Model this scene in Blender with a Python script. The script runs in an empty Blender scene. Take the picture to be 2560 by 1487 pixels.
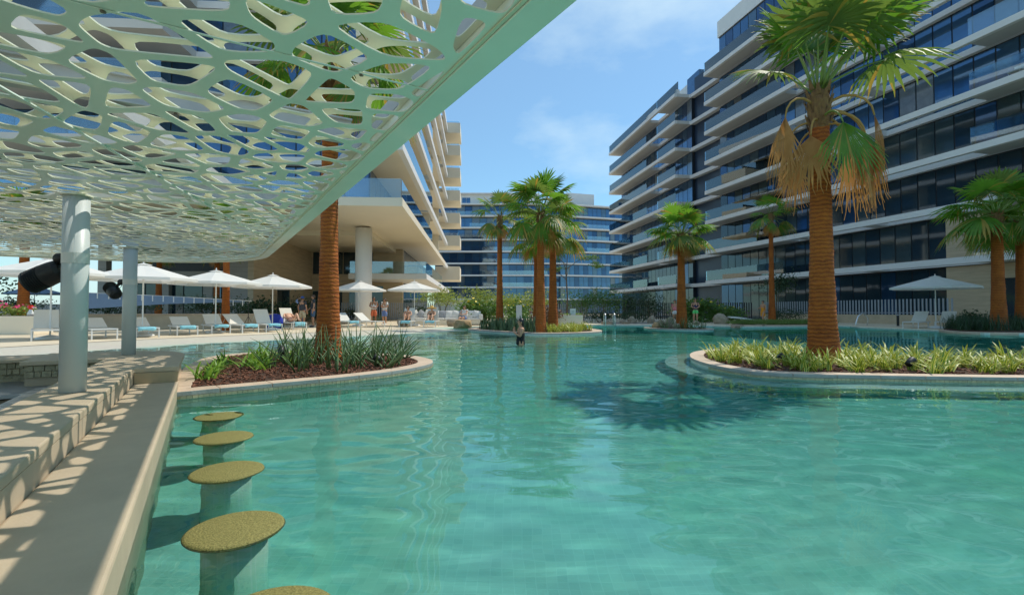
import bpy, bmesh, math, random
import numpy as np
from mathutils import Vector, Matrix, noise, geometry

S = bpy.context.scene
COL = S.collection
R = math.radians
# ------------------------------------------------------------------ camera
cam = bpy.data.cameras.new('camera'); CAM = bpy.data.objects.new('camera', cam); COL.objects.link(CAM)
S.camera = CAM
cam.sensor_width = 36; cam.lens = 36 * 1244 / 2560; cam.clip_end = 6000; cam.clip_start = 0.05
CAM.location = (0, 0, 1.05); CAM.rotation_euler = (R(91.47), 0, 0)
# ------------------------------------------------------------------ sky and sun
SUN = Vector((.486, .292, .824)).normalized()
W = bpy.data.worlds.new('World'); S.world = W; W.use_nodes = True
nt = W.node_tree; bg = nt.nodes['Background']
sky = nt.nodes.new('ShaderNodeTexSky'); sky.sky_type = 'NISHITA'; sky.sun_disc = False
sky.sun_elevation = math.asin(SUN.z); sky.sun_rotation = math.atan2(SUN.x, SUN.y)
sky.air_density = 1.0; sky.dust_density = .5; sky.ozone_density = 2.5
tc = nt.nodes.new('ShaderNodeTexCoord')
mp = nt.nodes.new('ShaderNodeMapping'); mp.inputs['Scale'].default_value = (1.0, 1.0, 2.2)
nz = nt.nodes.new('ShaderNodeTexNoise'); nz.inputs['Scale'].default_value = 2.6; nz.inputs['Detail'].default_value = 7; nz.inputs['Roughness'].default_value = .55
mp.inputs['Location'].default_value = (.35, 0.2, .1)
rp = nt.nodes.new('ShaderNodeValToRGB'); rp.color_ramp.elements[0].position = .50; rp.color_ramp.elements[1].position = .78
mx = nt.nodes.new('ShaderNodeMix'); mx.data_type = 'RGBA'
mu = nt.nodes.new('ShaderNodeMath'); mu.operation = 'MULTIPLY_ADD'; mu.inputs[1].default_value = .55; mu.inputs[2].default_value = .28
mx.inputs['B'].default_value = (6.0, 7.6, 8.4, 1)
hs = nt.nodes.new('ShaderNodeHueSaturation'); hs.inputs['Saturation'].default_value = 1.35; hs.inputs['Value'].default_value = 1.15
tn = nt.nodes.new('ShaderNodeMix'); tn.data_type = 'RGBA'; tn.blend_type = 'MULTIPLY'; tn.inputs['Factor'].default_value = 1; tn.inputs['B'].default_value = (.80, 1.13, 1.10, 1)
for a, b in ((tc.outputs['Generated'], mp.inputs['Vector']), (mp.outputs[0], nz.inputs['Vector']), (nz.outputs['Fac'], rp.inputs[0]),
             (rp.outputs[0], mu.inputs[0]), (mu.outputs[0], mx.inputs['Factor']), (sky.outputs[0], hs.inputs['Color']), (hs.outputs[0], tn.inputs['A']), (tn.outputs['Result'], mx.inputs['A']),
             (mx.outputs['Result'], bg.inputs[0])):
    nt.links.new(a, b)
bg.inputs[1].default_value = .15
sl = bpy.data.lights.new('sun', 'SUN'); sl.energy = 4.2; sl.angle = R(.53); sl.color = (1, .94, .84); sl.cycles.is_caustics_light = True
so = bpy.data.objects.new('sun', sl); COL.objects.link(so); so.rotation_euler = SUN.to_track_quat('Z', 'Y').to_euler(); so.location = (30, 20, 50)
S.view_settings.view_transform = 'Standard'; S.view_settings.look = 'None'; S.view_settings.exposure = -0.25; S.view_settings.gamma = 1
S.cycles.use_denoising = True
S.cycles.max_bounces = 10; S.cycles.transparent_max_bounces = 16; S.cycles.diffuse_bounces = 4
S.cycles.caustics_refractive = True; S.cycles.caustics_reflective = False
S.cycles.sample_clamp_indirect = 6.0

# ------------------------------------------------------------------ helpers
def setp(o, label=None, cat=None, group=None, kind=None):
    if label: o['label'] = label
    if cat: o['category'] = cat
    if group: o['group'] = group
    if kind: o['kind'] = kind
    return o

def thing(name, label, cat, loc=(0, 0, 0), rz=0.0, group=None):
    o = bpy.data.objects.new(name, None); COL.objects.link(o)
    o.location = loc; o.rotation_euler = (0, 0, rz); o.empty_display_size = .2
    return setp(o, label, cat, group)

def place(name, me, parent=None, loc=(0, 0, 0), rot=(0, 0, 0), sc=None):
    o = bpy.data.objects.new(name, me); COL.objects.link(o)
    if parent is not None: o.parent = parent
    o.location = loc; o.rotation_euler = rot
    if sc: o.scale = sc if hasattr(sc, '__len__') else (sc, sc, sc)
    return o

class MB:
    def __init__(s): s.v = []; s.f = []; s.m = []; s.uv = []
    def add(s, vs, fs, mi=0):
        b = len(s.v); s.v += [tuple(x) for x in vs]
        for f in fs: s.f.append(tuple(b + i for i in f)); s.m.append(mi)
        return s
    def box(s, x0, x1, y0, y1, z0, z1, mi=0):
        return s.add([(x0,y0,z0),(x1,y0,z0),(x1,y1,z0),(x0,y1,z0),(x0,y0,z1),(x1,y0,z1),(x1,y1,z1),(x0,y1,z1)],
              [(3,2,1,0),(4,5,6,7),(0,1,5,4),(1,2,6,5),(2,3,7,6),(3,0,4,7)], mi)
    def prism(s, pts, z0, z1, mi=0, cap0=True):
        n = len(pts); v = [(p[0],p[1],z0) for p in pts] + [(p[0],p[1],z1) for p in pts]
        f = [(i,(i+1)%n,n+(i+1)%n,n+i) for i in range(n)] + [tuple(range(n,2*n))]
        if cap0: f.append(tuple(reversed(range(n))))
        return s.add(v, f, mi)
    def tube(s, pts, rs, n=8, mi=0, caps=True):
        pts = [Vector(p) for p in pts]
        if not hasattr(rs, '__len__'): rs = [rs]*len(pts)
        v = []; up = Vector((0,0,1)); prev = None
        for i, p in enumerate(pts):
            d = (pts[min(i+1,len(pts)-1)] - pts[max(i-1,0)]).normalized()
            if prev is None:
                a = d.orthogonal().normalized()
            else:
                a = (prev - d*prev.dot(d)); a = a.normalized() if a.length > 1e-6 else d.orthogonal().normalized()
            prev = a; b = d.cross(a)
            for k in range(n):
                t = 2*math.pi*k/n; v.append(p + (a*math.cos(t)+b*math.sin(t))*rs[i])
        f = [(i*n+k, i*n+(k+1)%n, (i+1)*n+(k+1)%n, (i+1)*n+k) for i in range(len(pts)-1) for k in range(n)]
        if caps: f += [tuple(reversed(range(n))), tuple(range((len(pts)-1)*n, len(pts)*n))]
        return s.add(v, f, mi)
    def lathe(s, prof, n=24, mi=0, M=None, caps=True):
        v = [(r*math.cos(2*math.pi*k/n), r*math.sin(2*math.pi*k/n), z) for r, z in prof for k in range(n)]
        if M is not None: v = [M @ Vector(p) for p in v]
        f = [(i*n+k, i*n+(k+1)%n, (i+1)*n+(k+1)%n, (i+1)*n+k) for i in range(len(prof)-1) for k in range(n)]
        if caps: f += [tuple(reversed(range(n))), tuple(range((len(prof)-1)*n, len(prof)*n))]
        return s.add(v, f, mi)
    def mesh(s, name, mats, smooth=False, uv=None):
        me = bpy.data.meshes.new(name); me.from_pydata(s.v, [], s.f)
        for m in (mats if isinstance(mats, (list, tuple)) else [mats]): me.materials.append(m)
        if any(s.m): me.polygons.foreach_set('material_index', s.m)
        if smooth: me.polygons.foreach_set('use_smooth', [True]*len(s.f))
        if uv is not None:
            l = me.uv_layers.new(name='UVMap'); idx = np.zeros(len(me.loops), dtype=np.int32); me.loops.foreach_get('vertex_index', idx)
            l.data.foreach_set('uv', np.asarray(uv, dtype=np.float32)[idx].ravel())
        me.update(); return me
    def build(s, name, mats, parent=None, smooth=False, bevel=0, loc=(0,0,0), rot=(0,0,0), uv=None):
        o = place(name, s.mesh(name, mats, smooth, uv), parent, loc, rot)
        if bevel:
            b = o.modifiers.new('bevel', 'BEVEL'); b.width = bevel; b.segments = 2; b.limit_method = 'ANGLE'; b.angle_limit = R(40)
        return o

def catmull(P, n=8, closed=True):
    P = [Vector((p[0], p[1])) for p in P]; out = []; N = len(P)
    for i in range(N if closed else N-1):
        p0, p1, p2, p3 = (P[(i+k-1) % N] if closed else P[min(max(i+k-1,0),N-1)] for k in range(4))
        for j in range(n):
            t = j/n
            out.append(.5*((2*p1)+(-p0+p2)*t+(2*p0-5*p1+4*p2-p3)*t*t+(-p0+3*p1-3*p2+p3)*t**3))
    if not closed: out.append(P[-1])
    return out

def offset(P, d):
    """closed polygon moved by d to its left-hand side"""
    N = len(P); o = []
    for i in range(N):
        a = (P[i]-P[i-1]).normalized(); b = (P[(i+1)%N]-P[i]).normalized()
        t = (a+b).normalized(); o.append(P[i] + Vector((-t.y, t.x))*d)
    return o

def inside(x, y, P):
    c = False; N = len(P); j = N-1
    for i in range(N):
        if (P[i][1] > y) != (P[j][1] > y) and x < (P[j][0]-P[i][0])*(y-P[i][1])/(P[j][1]-P[i][1]) + P[i][0]: c = not c
        j = i
    return c

# ------------------------------------------------------------------ materials
def mat(name, col, rough=.6, var=.0, vs=4.0, bump=0.0, bs=30.0, metal=0.0, spec=.5, col2=None, trans=0.0, detail=5, coat=0.0, stretch=None):
    m = bpy.data.materials.new(name); m.use_nodes = True; t = m.node_tree; p = t.nodes['Principled BSDF']
    p.inputs['Base Color'].default_value = (*col, 1); p.inputs['Roughness'].default_value = rough; p.inputs['Metallic'].default_value = metal
    p.inputs['Specular IOR Level'].default_value = spec; p.inputs['Coat Weight'].default_value = coat
    if var or col2 or bump:
        c = t.nodes.new('ShaderNodeTexCoord'); src = c.outputs['Object']
        if stretch:
            q = t.nodes.new('ShaderNodeMapping'); q.inputs['Scale'].default_value = stretch; t.links.new(src, q.inputs[0]); src = q.outputs[0]
    if var or col2:
        n = t.nodes.new('ShaderNodeTexNoise'); n.inputs['Scale'].default_value = vs; n.inputs['Detail'].default_value = detail; n.inputs['Roughness'].default_value = .6
        r = t.nodes.new('ShaderNodeValToRGB'); r.color_ramp.elements[0].position = .3; r.color_ramp.elements[1].position = .7
        c2 = col2 or tuple(min(1, x*(1+var)) for x in col); c1 = col if col2 else tuple(x*(1-var) for x in col)
        r.color_ramp.elements[0].color = (*c1, 1); r.color_ramp.elements[1].color = (*c2, 1)
        t.links.new(src, n.inputs['Vector']); t.links.new(n.outputs['Fac'], r.inputs[0]); t.links.new(r.outputs[0], p.inputs['Base Color'])
    if bump:
        n2 = t.nodes.new('ShaderNodeTexNoise'); n2.inputs['Scale'].default_value = bs; n2.inputs['Detail'].default_value = 6
        b = t.nodes.new('ShaderNodeBump'); b.inputs['Strength'].default_value = bump; b.inputs['Distance'].default_value = .02
        t.links.new(src, n2.inputs['Vector']); t.links.new(n2.outputs['Fac'], b.inputs['Height']); t.links.new(b.outputs[0], p.inputs['Normal'])
    if trans:
        o = t.nodes['Material Output']; tr = t.nodes.new('ShaderNodeBsdfTranslucent'); mxs = t.nodes.new('ShaderNodeMixShader'); mxs.inputs[0].default_value = trans
        tr.inputs[0].default_value = (*(min(1, x*1.6) for x in (col2 or col)), 1)
        t.links.new(p.outputs[0], mxs.inputs[1]); t.links.new(tr.outputs[0], mxs.inputs[2]); t.links.new(mxs.outputs[0], o.inputs[0])
    return m

def glass_thin(name, tint, refl=.12, alpha=.75, rough=.02):
    m = bpy.data.materials.new(name); m.use_nodes = True; t = m.node_tree
    for q in list(t.nodes): t.nodes.remove(q)
    o = t.nodes.new('ShaderNodeOutputMaterial'); tr = t.nodes.new('ShaderNodeBsdfTransparent'); tr.inputs[0].default_value = (*(alpha*x for x in tint), 1)
    gl = t.nodes.new('ShaderNodeBsdfGlossy'); gl.inputs['Roughness'].default_value = rough; gl.inputs[0].default_value = (*tint, 1)
    fr = t.nodes.new('ShaderNodeFresnel'); fr.inputs[0].default_value = 1.4; ad = t.nodes.new('ShaderNodeMath'); ad.inputs[1].default_value = refl
    mxs = t.nodes.new('ShaderNodeMixShader')
    t.links.new(fr.outputs[0], ad.inputs[0]); t.links.new(ad.outputs[0], mxs.inputs[0]); t.links.new(tr.outputs[0], mxs.inputs[1]); t.links.new(gl.outputs[0], mxs.inputs[2]); t.links.new(mxs.outputs[0], o.inputs[0])
    return m

def mosaic(name, c1, c2, grout, size=.06, rough=.35, var=.5):
    """small square tiles: slight colour play from tile to tile, paler joints"""
    m = bpy.data.materials.new(name); m.use_nodes = True; t = m.node_tree; p = t.nodes['Principled BSDF']
    c = t.nodes.new('ShaderNodeTexCoord'); b = t.nodes.new('ShaderNodeTexBrick')
    b.offset = 0; b.inputs['Scale'].default_value = 1; b.inputs['Brick Width'].default_value = size; b.inputs['Row Height'].default_value = size
    b.inputs['Mortar Size'].default_value = size*.045; b.inputs['Color1'].default_value = (*c1, 1); b.inputs['Color2'].default_value = (*c2, 1); b.inputs['Mortar'].default_value = (*grout, 1)
    b.inputs['Bias'].default_value = 0; b.inputs['Mortar Smooth'].default_value = .2
    n = t.nodes.new('ShaderNodeTexNoise'); n.inputs['Scale'].default_value = .8; n.inputs['Detail'].default_value = 4
    mxn = t.nodes.new('ShaderNodeMix'); mxn.data_type = 'RGBA'; mxn.blend_type = 'MULTIPLY'; mxn.inputs['Factor'].default_value = var*.4
    t.links.new(c.outputs['Object'], b.inputs['Vector']); t.links.new(c.outputs['Object'], n.inputs['Vector'])
    t.links.new(b.outputs['Color'], mxn.inputs['A']); t.links.new(n.outputs['Color'], mxn.inputs['B']); t.links.new(mxn.outputs['Result'], p.inputs['Base Color'])
    p.inputs['Roughness'].default_value = rough
    return m

M = {}
M['deck'] = mat('pale_stone_deck', (.64, .54, .38), .75, .08, .7, .15, 18)
M['ground'] = mat('sand_ground', (.42, .36, .26), .9, .15, .3, .2, 8)
M['beach'] = mosaic('cream_mosaic', (.66, .60, .48), (.58, .53, .42), (.60, .56, .47), .06, .5, .3)
M['pool'] = mosaic('pool_mosaic', (.70, .75, .66), (.60, .68, .60), (.72, .77, .69), .06, .4, .5)
M['kerbtile'] = mat('olive_tile', (.36, .33, .20), .35, .25, 9)
M['kerbtile2'] = mat('sand_tile', (.46, .40, .24), .35, .2, 9)
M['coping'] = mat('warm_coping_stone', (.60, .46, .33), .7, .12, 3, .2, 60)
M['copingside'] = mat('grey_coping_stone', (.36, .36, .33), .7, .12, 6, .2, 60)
M['bar'] = mat('honed_limestone', (.52, .42, .29), .6, .10, 2.5, .10, 90)
M['barend'] = mat('tan_limestone', (.44, .34, .20), .6, .12, 4, .06, 60)
M['stone'] = mat('rough_stone_cladding', (.42, .37, .24), .85, .3, 12, .6, 40)
M['steel'] = mat('brushed_steel', (.40, .42, .44), .35, metal=.9)
M['rail'] = mat('polished_rail', (.75, .77, .78), .25, metal=.8)
M['wood'] = mat('pale_wood_panel', (.34, .27, .18), .6, .2, 6, stretch=(1, 1, 8))
M['dark'] = mat('dark_interior', (.05, .05, .05), .7)
M['canopy'] = mat('pool_tinted_white_paint', (.86, .93, .83), .38, .06, 1.6, coat=.15)  # white paint; green light bounced off the pool is mixed into its colour
M['canopyup'] = mat('cream_white_paint', (.82, .80, .62), .5, .06, 2.0)
M['column'] = mat('grey_white_paint', (.58, .63, .62), .4, .03, 3)
M['beam'] = mat('grey_steel_beam', (.42, .42, .41), .5, .08, 5)
M['bolt'] = mat('bolt_steel', (.2, .17, .13), .5, metal=.6)
M['black'] = mat('black_powder_coat', (.012, .013, .014), .45)
M['lens'] = mat('lamp_glass', (.5, .55, .6), .1, spec=.8)
M['white'] = mat('white_render', (.76, .76, .75), .7, .03, .8)
M['whitep'] = mat('white_painted_metal', (.74, .74, .71), .4, .02, 5)
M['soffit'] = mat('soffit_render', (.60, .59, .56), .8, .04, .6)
M['cream'] = mat('cream_render', (.78, .70, .55), .8, .03, .5)
M['trav'] = mat('travertine', (.56, .45, .31), .7, .14, 1.2, .08, 20, stretch=(.6, .6, 5))
M['travg'] = mat('grey_travertine', (.38, .36, .34), .7, .12, 1.2, .05, 20, stretch=(.6, .6, 6))
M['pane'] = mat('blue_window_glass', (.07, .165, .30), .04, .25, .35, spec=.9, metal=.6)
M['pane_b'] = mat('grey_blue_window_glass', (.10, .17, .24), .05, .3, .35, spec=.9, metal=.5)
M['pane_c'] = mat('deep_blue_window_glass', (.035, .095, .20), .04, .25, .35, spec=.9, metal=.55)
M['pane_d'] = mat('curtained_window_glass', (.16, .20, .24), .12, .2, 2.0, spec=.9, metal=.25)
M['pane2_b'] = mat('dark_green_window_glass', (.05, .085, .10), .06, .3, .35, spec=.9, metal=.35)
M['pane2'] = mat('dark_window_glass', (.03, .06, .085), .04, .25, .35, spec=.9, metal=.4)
M['frame'] = mat('dark_frame', (.015, .02, .028), .4)
M['navy'] = mat('navy_panel', (.02, .04, .08), .3, .1, .5)
M['bal'] = glass_thin('balustrade_glass', (.84, .95, 1.0), .13, .93)
M['louver'] = mat('grey_blue_slat', (.30, .33, .37), .5, .05, 3)
M['fab'] = mat('white_canvas', (.80, .79, .74), .85, .03, 6, .1, 120, trans=.25)
M['fabblue'] = mat('blue_canvas', (.18, .26, .38), .85, .05, 6)
M['sling'] = mat('taupe_sling', (.68, .65, .57), .8, .04, 30, .1, 200)
M['towel'] = mat('aqua_towel', (.26, .58, .66), .95, .12, 12, .5, 60)
M['cush'] = mat('white_cushion', (.72, .70, .66), .9, .05, 5, .2, 30)
M['cushg'] = mat('grey_cushion', (.32, .33, .35), .9, .2, 25, .2, 60)
M['rock'] = mat('sandstone_boulder', (.36, .23, .11), .9, .3, 4, .9, 9, col2=(.50, .36, .20))
M['rockp'] = mat('pale_boulder', (.28, .22, .15), .9, .25, 5, .9, 10, col2=(.42, .35, .26))
M['rockd'] = mat('brown_boulder', (.26, .18, .11), .9, .25, 5, .8, 10, col2=(.40, .31, .22))
M['soil'] = mat('dark_soil', (.07, .035, .02), .95, .4, 25, .8, 40)
M['mulch'] = mat('bark_mulch', (.12, .045, .022), .9, .4, 30, col2=(.24, .10, .055))
M['gravel'] = mat('grey_gravel', (.22, .20, .18), .95, .3, 20, .8, 40)
M['trunk'] = mat('palm_trunk_fibre', (.15, .05, .012), .9, .4, 4, 1.0, 22, col2=(.46, .175, .036), stretch=(1.2, 1.2, 13))
def trunk_mat():
    m = mat('palm_trunk_fibre', (.2, .08, .02), .9); t = m.node_tree; p = t.nodes['Principled BSDF']; N = t.nodes.new; k = t.links.new
    c = N('ShaderNodeTexCoord'); w = N('ShaderNodeTexWave'); w.wave_type = 'BANDS'; w.bands_direction = 'Z'; w.inputs['Scale'].default_value = 4.2; w.inputs['Distortion'].default_value = 5.0; w.inputs['Detail'].default_value = 4; w.inputs['Detail Scale'].default_value = 2.2; w.inputs['Detail Roughness'].default_value = .7
    n = N('ShaderNodeTexNoise'); n.inputs['Scale'].default_value = 2.2; n.inputs['Detail'].default_value = 8; n.inputs['Roughness'].default_value = .7
    r = N('ShaderNodeValToRGB'); e = r.color_ramp.elements; e[0].position = .12; e[0].color = (.05, .015, .004, 1); e[1].position = .85; e[1].color = (.53, .155, .017, 1); q = e.new(.45); q.color = (.30, .076, .010, 1)
    a = N('ShaderNodeMath'); a.operation = 'MULTIPLY_ADD'; a.inputs[1].default_value = .28; b = N('ShaderNodeMath'); b.operation = 'MULTIPLY'; b.inputs[1].default_value = .80
    k(c.outputs['Object'], w.inputs['Vector']); k(c.outputs['Object'], n.inputs['Vector']); k(n.outputs['Fac'], b.inputs[0]); k(w.outputs['Fac'], a.inputs[0]); k(b.outputs[0], a.inputs[2]); k(a.outputs[0], r.inputs[0]); k(r.outputs[0], p.inputs['Base Color'])
    u = N('ShaderNodeBump'); u.inputs['Strength'].default_value = .9; u.inputs['Distance'].default_value = .03; k(a.outputs[0], u.inputs['Height']); k(u.outputs[0], p.inputs['Normal'])
    return m
M['trunk'] = trunk_mat()
M['boot'] = mat('palm_leaf_boots', (.16, .08, .035), .9, .4, 8, .8, 30, col2=(.30, .17, .06), stretch=(3, 3, 1))
M['frond'] = mat('fan_leaf_green', (.03, .12, .010), .45, .3, 2.5, col2=(.14, .29, .022), trans=.42)
M['frond2'] = mat('fan_leaf_olive', (.045, .10, .015), .5, .3, 2.5, col2=(.15, .22, .035), trans=.35)
M['frondy'] = mat('fan_leaf_yellowing', (.22, .22, .03), .5, .3, 3, col2=(.42, .26, .04), trans=.3)
M['petiole'] = mat('petiole_green', (.16, .24, .04), .5, .2, 4)
M['dead'] = mat('dry_frond', (.34, .14, .03), .8, .35, 4, col2=(.54, .28, .09), trans=.2)
M['petdead'] = mat('dry_petiole', (.42, .24, .06), .7, .2, 4)
M['rod'] = mat('grey_green_spear_leaf', (.06, .125, .035), .45, .25, 6, col2=(.16, .24, .085))
M['strap'] = mat('bright_strap_leaf', (.10, .24, .02), .45, .3, 5, col2=(.24, .40, .05), trans=.25)
M['sans'] = mat('dark_blade_leaf', (.05, .11, .05), .45, .3, 6, col2=(.16, .24, .10))
M['leafd'] = mat('dark_shrub_leaf', (.015, .04, .014), .5, .4, 3, col2=(.04, .085, .025), trans=.15)
M['leafm'] = mat('mid_shrub_leaf', (.05, .12, .018), .5, .4, 3, col2=(.13, .23, .04), trans=.25)
M['leafl'] = mat('light_shrub_leaf', (.12, .20, .03), .5, .4, 3, col2=(.30, .36, .07), trans=.3)
M['leafred'] = mat('reddish_dry_grass', (.20, .09, .05), .8, .4, 4, col2=(.34, .18, .10))
M['grass'] = mat('short_grass', (.08, .15, .03), .7, .4, 5, col2=(.20, .28, .06), trans=.2)
M['flowery'] = mat('yellow_petal', (.85, .62, .03), .6, .1, 5)
M['flowerp'] = mat('pink_petal', (.75, .06, .20), .6, .3, 9)
M['stem'] = mat('brown_stem', (.12, .08, .045), .85, .3, 6)
M['skin'] = mat('tanned_skin', (.52, .27, .16), .55, .06, 8)
M['skinp'] = mat('light_skin', (.62, .36, .24), .55, .06, 8)
M['skinb'] = mat('brown_skin', (.34, .16, .09), .55, .06, 8)
M['hair'] = mat('dark_hair', (.012, .010, .010), .4)
M['hairb'] = mat('brown_hair', (.09, .045, .02), .5)
def cloth(n, c): M[n] = mat(n + '_cloth', c, .9, .08, 12, .2, 60); return M[n]
for n_, c_ in (('charcoal', (.05, .055, .065)), ('khaki', (.50, .42, .28)), ('denim', (.08, .14, .24)), ('lightblue', (.38, .44, .68)), ('cap', (.03, .09, .32)), ('greytr', (.30, .30, .36)),
               ('navy_swim', (.02, .035, .12)), ('whitec', (.72, .72, .72)), ('coral', (.72, .18, .08)), ('bluepat', (.16, .24, .50)), ('blacks', (.012, .014, .016)),
               ('turq', (.12, .55, .42)), ('navyt', (.02, .03, .10)), ('lime', (.16, .72, .22)), ('orange', (.78, .30, .02)), ('red', (.70, .04, .02)), ('pink', (.70, .22, .24)), ('straw', (.55, .32, .08)), ('bluebag', (.015, .04, .34))):
    cloth(n_, c_)

def variegated():
    m = bpy.data.materials.new('variegated_leaf'); m.use_nodes = True; t = m.node_tree; p = t.nodes['Principled BSDF']
    u = t.nodes.new('ShaderNodeUVMap'); sx = t.nodes.new('ShaderNodeSeparateXYZ'); r = t.nodes.new('ShaderNodeValToRGB')
    e = r.color_ramp.elements; e[0].position = 0; e[0].color = (.66, .62, .12, 1); e[1].position = 1; e[1].color = (.66, .62, .12, 1)
    for q, c in ((.24, (.62, .60, .10, 1)), (.32, (.13, .26, .02, 1)), (.68, (.17, .30, .025, 1)), (.76, (.62, .60, .10, 1))):
        k = e.new(q); k.color = c
    t.links.new(u.outputs[0], sx.inputs[0]); t.links.new(sx.outputs[0], r.inputs[0]); t.links.new(r.outputs[0], p.inputs['Base Color'])
    p.inputs['Roughness'].default_value = .45
    o = t.nodes['Material Output']; tr = t.nodes.new('ShaderNodeBsdfTranslucent'); q = t.nodes.new('ShaderNodeMixShader'); q.inputs[0].default_value = .25
    t.links.new(r.outputs[0], tr.inputs[0]); t.links.new(p.outputs[0], q.inputs[1]); t.links.new(tr.outputs[0], q.inputs[2]); t.links.new(q.outputs[0], o.inputs[0])
    return m
M['varieg'] = variegated()

def struct(o): o['kind'] = 'structure'; return o
def recv(o): o.cycles.is_caustics_receiver = True; return o
# ================================================================== the setting: pool, deck, water
AX = R(31.71); N2 = Vector((.8508, .5256)); D2 = Vector((-.5256, .8508))        # bar axis: o across, s along
def OS(o, s): return N2*o + D2*s
DEPTH = -.85
BEACH = [Vector(p) for p in ((-3.2, 26.4), (-5.2, 23.1), (-7.6, 19.9), (-9.4, 17.6), (-10.6, 15.6), (-11.2, 13.8), (-11.7, 11.8), (-12.3, 9.4))]
BEACH = catmull(BEACH, 4, closed=False)
def nrm(i):
    a = BEACH[max(i-1, 0)]; b = BEACH[min(i+1, len(BEACH)-1)]; t = (b-a).normalized(); return Vector((-t.y, t.x))   # towards the pool
FAR = [Vector(p) for p in ((30, -5), (30, 12), (24, 20.3), (21.3, 20.75), (20, 21.1), (19.75, 22), (20.6, 24.0), (20.7, 25.0), (20.5, 26.9), (20.1, 28.9), (20.8, 30.6), (20.4, 31.4), (15.9, 30), (13.6, 29.4),
       (12.5, 31.1), (8.3, 32.3), (5.84, 33), (3, 32.6), (.3, 31.2), (-2.4, 29.0))]
SHORE = [BEACH[i] - nrm(i)*1.6 for i in range(len(BEACH))]
CORN = [OS(-1.5 + 1.24*math.sin(a), 9.5 + 1.24*math.cos(a)) for a in [R(k*15) for k in range(0, 7)]]
POOL = [OS(-.26, -5)] + FAR + SHORE + [OS(-6, 10.75)] + CORN
HOLE = [Vector((-2.5, -7.5))] + FAR + SHORE + [OS(-6.1, 10.8)]

def sheet(name, outer, hole, z, m):
    loops = [[Vector((p[0], p[1], z)) for p in outer]] + ([[Vector((p[0], p[1], z)) for p in hole]] if hole else [])
    tris = geometry.tessellate_polygon(loops); v = [p for l in loops for p in l]
    mb = MB(); mb.add(v, [tuple(t) for t in tris])
    o = mb.build(name, m)
    bm = bmesh.new(); bm.from_mesh(o.data); bmesh.ops.recalc_face_normals(bm, faces=bm.faces)
    for f in bm.faces:
        if f.normal.z < 0: f.normal_flip()
    bm.to_mesh(o.data); bm.free()
    return o
DECKR = [(-70, -12), (75, -12), (75, 108), (-70, 108)]
struct(sheet('pool_deck', DECKR, HOLE, .1, M['deck']))
struct(sheet('ground', [(-2500, -2500), (2500, -2500), (2500, 2500), (-2500, 2500)], [(-69, -11), (74, -11), (74, 107), (-69, 107)], .06, M['ground']))
recv(struct(sheet('pool_floor', POOL, None, DEPTH, M['pool'])))
mb = MB(); seq = [OS(-.26, -5)] + FAR
for a, b in zip(seq[:-1], seq[1:]):
    mb.add([(a.x, a.y, DEPTH-.02), (b.x, b.y, DEPTH-.02), (b.x, b.y, .097), (a.x, a.y, .097)], [(3, 2, 1, 0)])
recv(struct(mb.build('pool_wall', M['pool'])))
rows = ((-1.75, .094), (-1.0, .07), (0, .03), (1.2, .002), (3, -.022), (5.5, -.06), (8, -.14), (10.5, -.32), (13, -.87))
mb = MB(); nb = len(BEACH)
mb.add([(*(BEACH[i] + nrm(i)*(d if d < 0 else d*(.9-.42*i/(nb-1))))[:2], z) for d, z in rows for i in range(nb)],
       [(r*nb+i+1, r*nb+i, (r+1)*nb+i, (r+1)*nb+i+1) for r in range(len(rows)-1) for i in range(nb-1)])
bo = recv(struct(mb.build('beach_entry', M['beach'], smooth=True)))
for p in bo.data.polygons:
    if p.normal.z < 0: p.flip()
bo.data.update()

# the water: a rippled refracting surface and the clear green-blue body below it
def ripple(x, y):
    a = .008*noise.noise((x*.55+y*.25, y*.95-x*.35, 0.3)) + .005*noise.noise((x*1.5+y*.9+7, y*2.3-x*.7, 1.7)) + .0050*noise.noise((x*2.6+y*2.1, y*4.4-x*1.2, 3.1))
    a += .0017*noise.noise((x*6.0, y*7.5, 5.0))
    r_ = math.hypot(x-.26, y-15.1)
    if r_ < 3: a += .010*math.cos(r_*11)*math.exp(-r_*1.3)
    return a
ys = [-3.0]; 
while ys[-1] < 33.5: ys.append(ys[-1] + (.05 if ys[-1] < 6 else .05 + .0075*(ys[-1]-6)))
xs = [-14.0]
while xs[-1] < 30.2: xs.append(xs[-1] + (.06 if -5 < xs[-1] < 6 else .12))
PW = offset(POOL, -.24)
mb = MB(); nx = len(xs)
inn = [[inside(x, y, PW) for x in xs] for y in ys]
vid = {}
for j, y in enumerate(ys):
    for i, x in enumerate(xs):
        if inn[j][i]: vid[(i, j)] = len(mb.v); mb.v.append((x, y, ripple(x, y)))
for j in range(len(ys)-1):
    for i in range(nx-1):
        q = [vid.get(k) for k in ((i, j), (i+1, j), (i+1, j+1), (i, j+1))]
        if None not in q: mb.f.append(tuple(q)); mb.m.append(0)
wm = bpy.data.materials.new('clear_water'); wm.use_nodes = True; t = wm.node_tree
for q in list(t.nodes): t.nodes.remove(q)
o_ = t.nodes.new('ShaderNodeOutputMaterial'); g_ = t.nodes.new('ShaderNodeBsdfGlass'); g_.inputs['IOR'].default_value = 1.33; g_.inputs['Roughness'].default_value = 0
t.links.new(g_.outputs[0], o_.inputs[0])
wo = struct(mb.build('water', wm, smooth=True)); wo.cycles.is_caustics_caster = True
vm = bpy.data.materials.new('water_colour'); vm.use_nodes = True; t = vm.node_tree
for q in list(t.nodes): t.nodes.remove(q)
o_ = t.nodes.new('ShaderNodeOutputMaterial'); a_ = t.nodes.new('ShaderNodeVolumeAbsorption'); a_.inputs[0].default_value = (.03, .84, .78, 1); a_.inputs[1].default_value = 1.08
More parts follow.
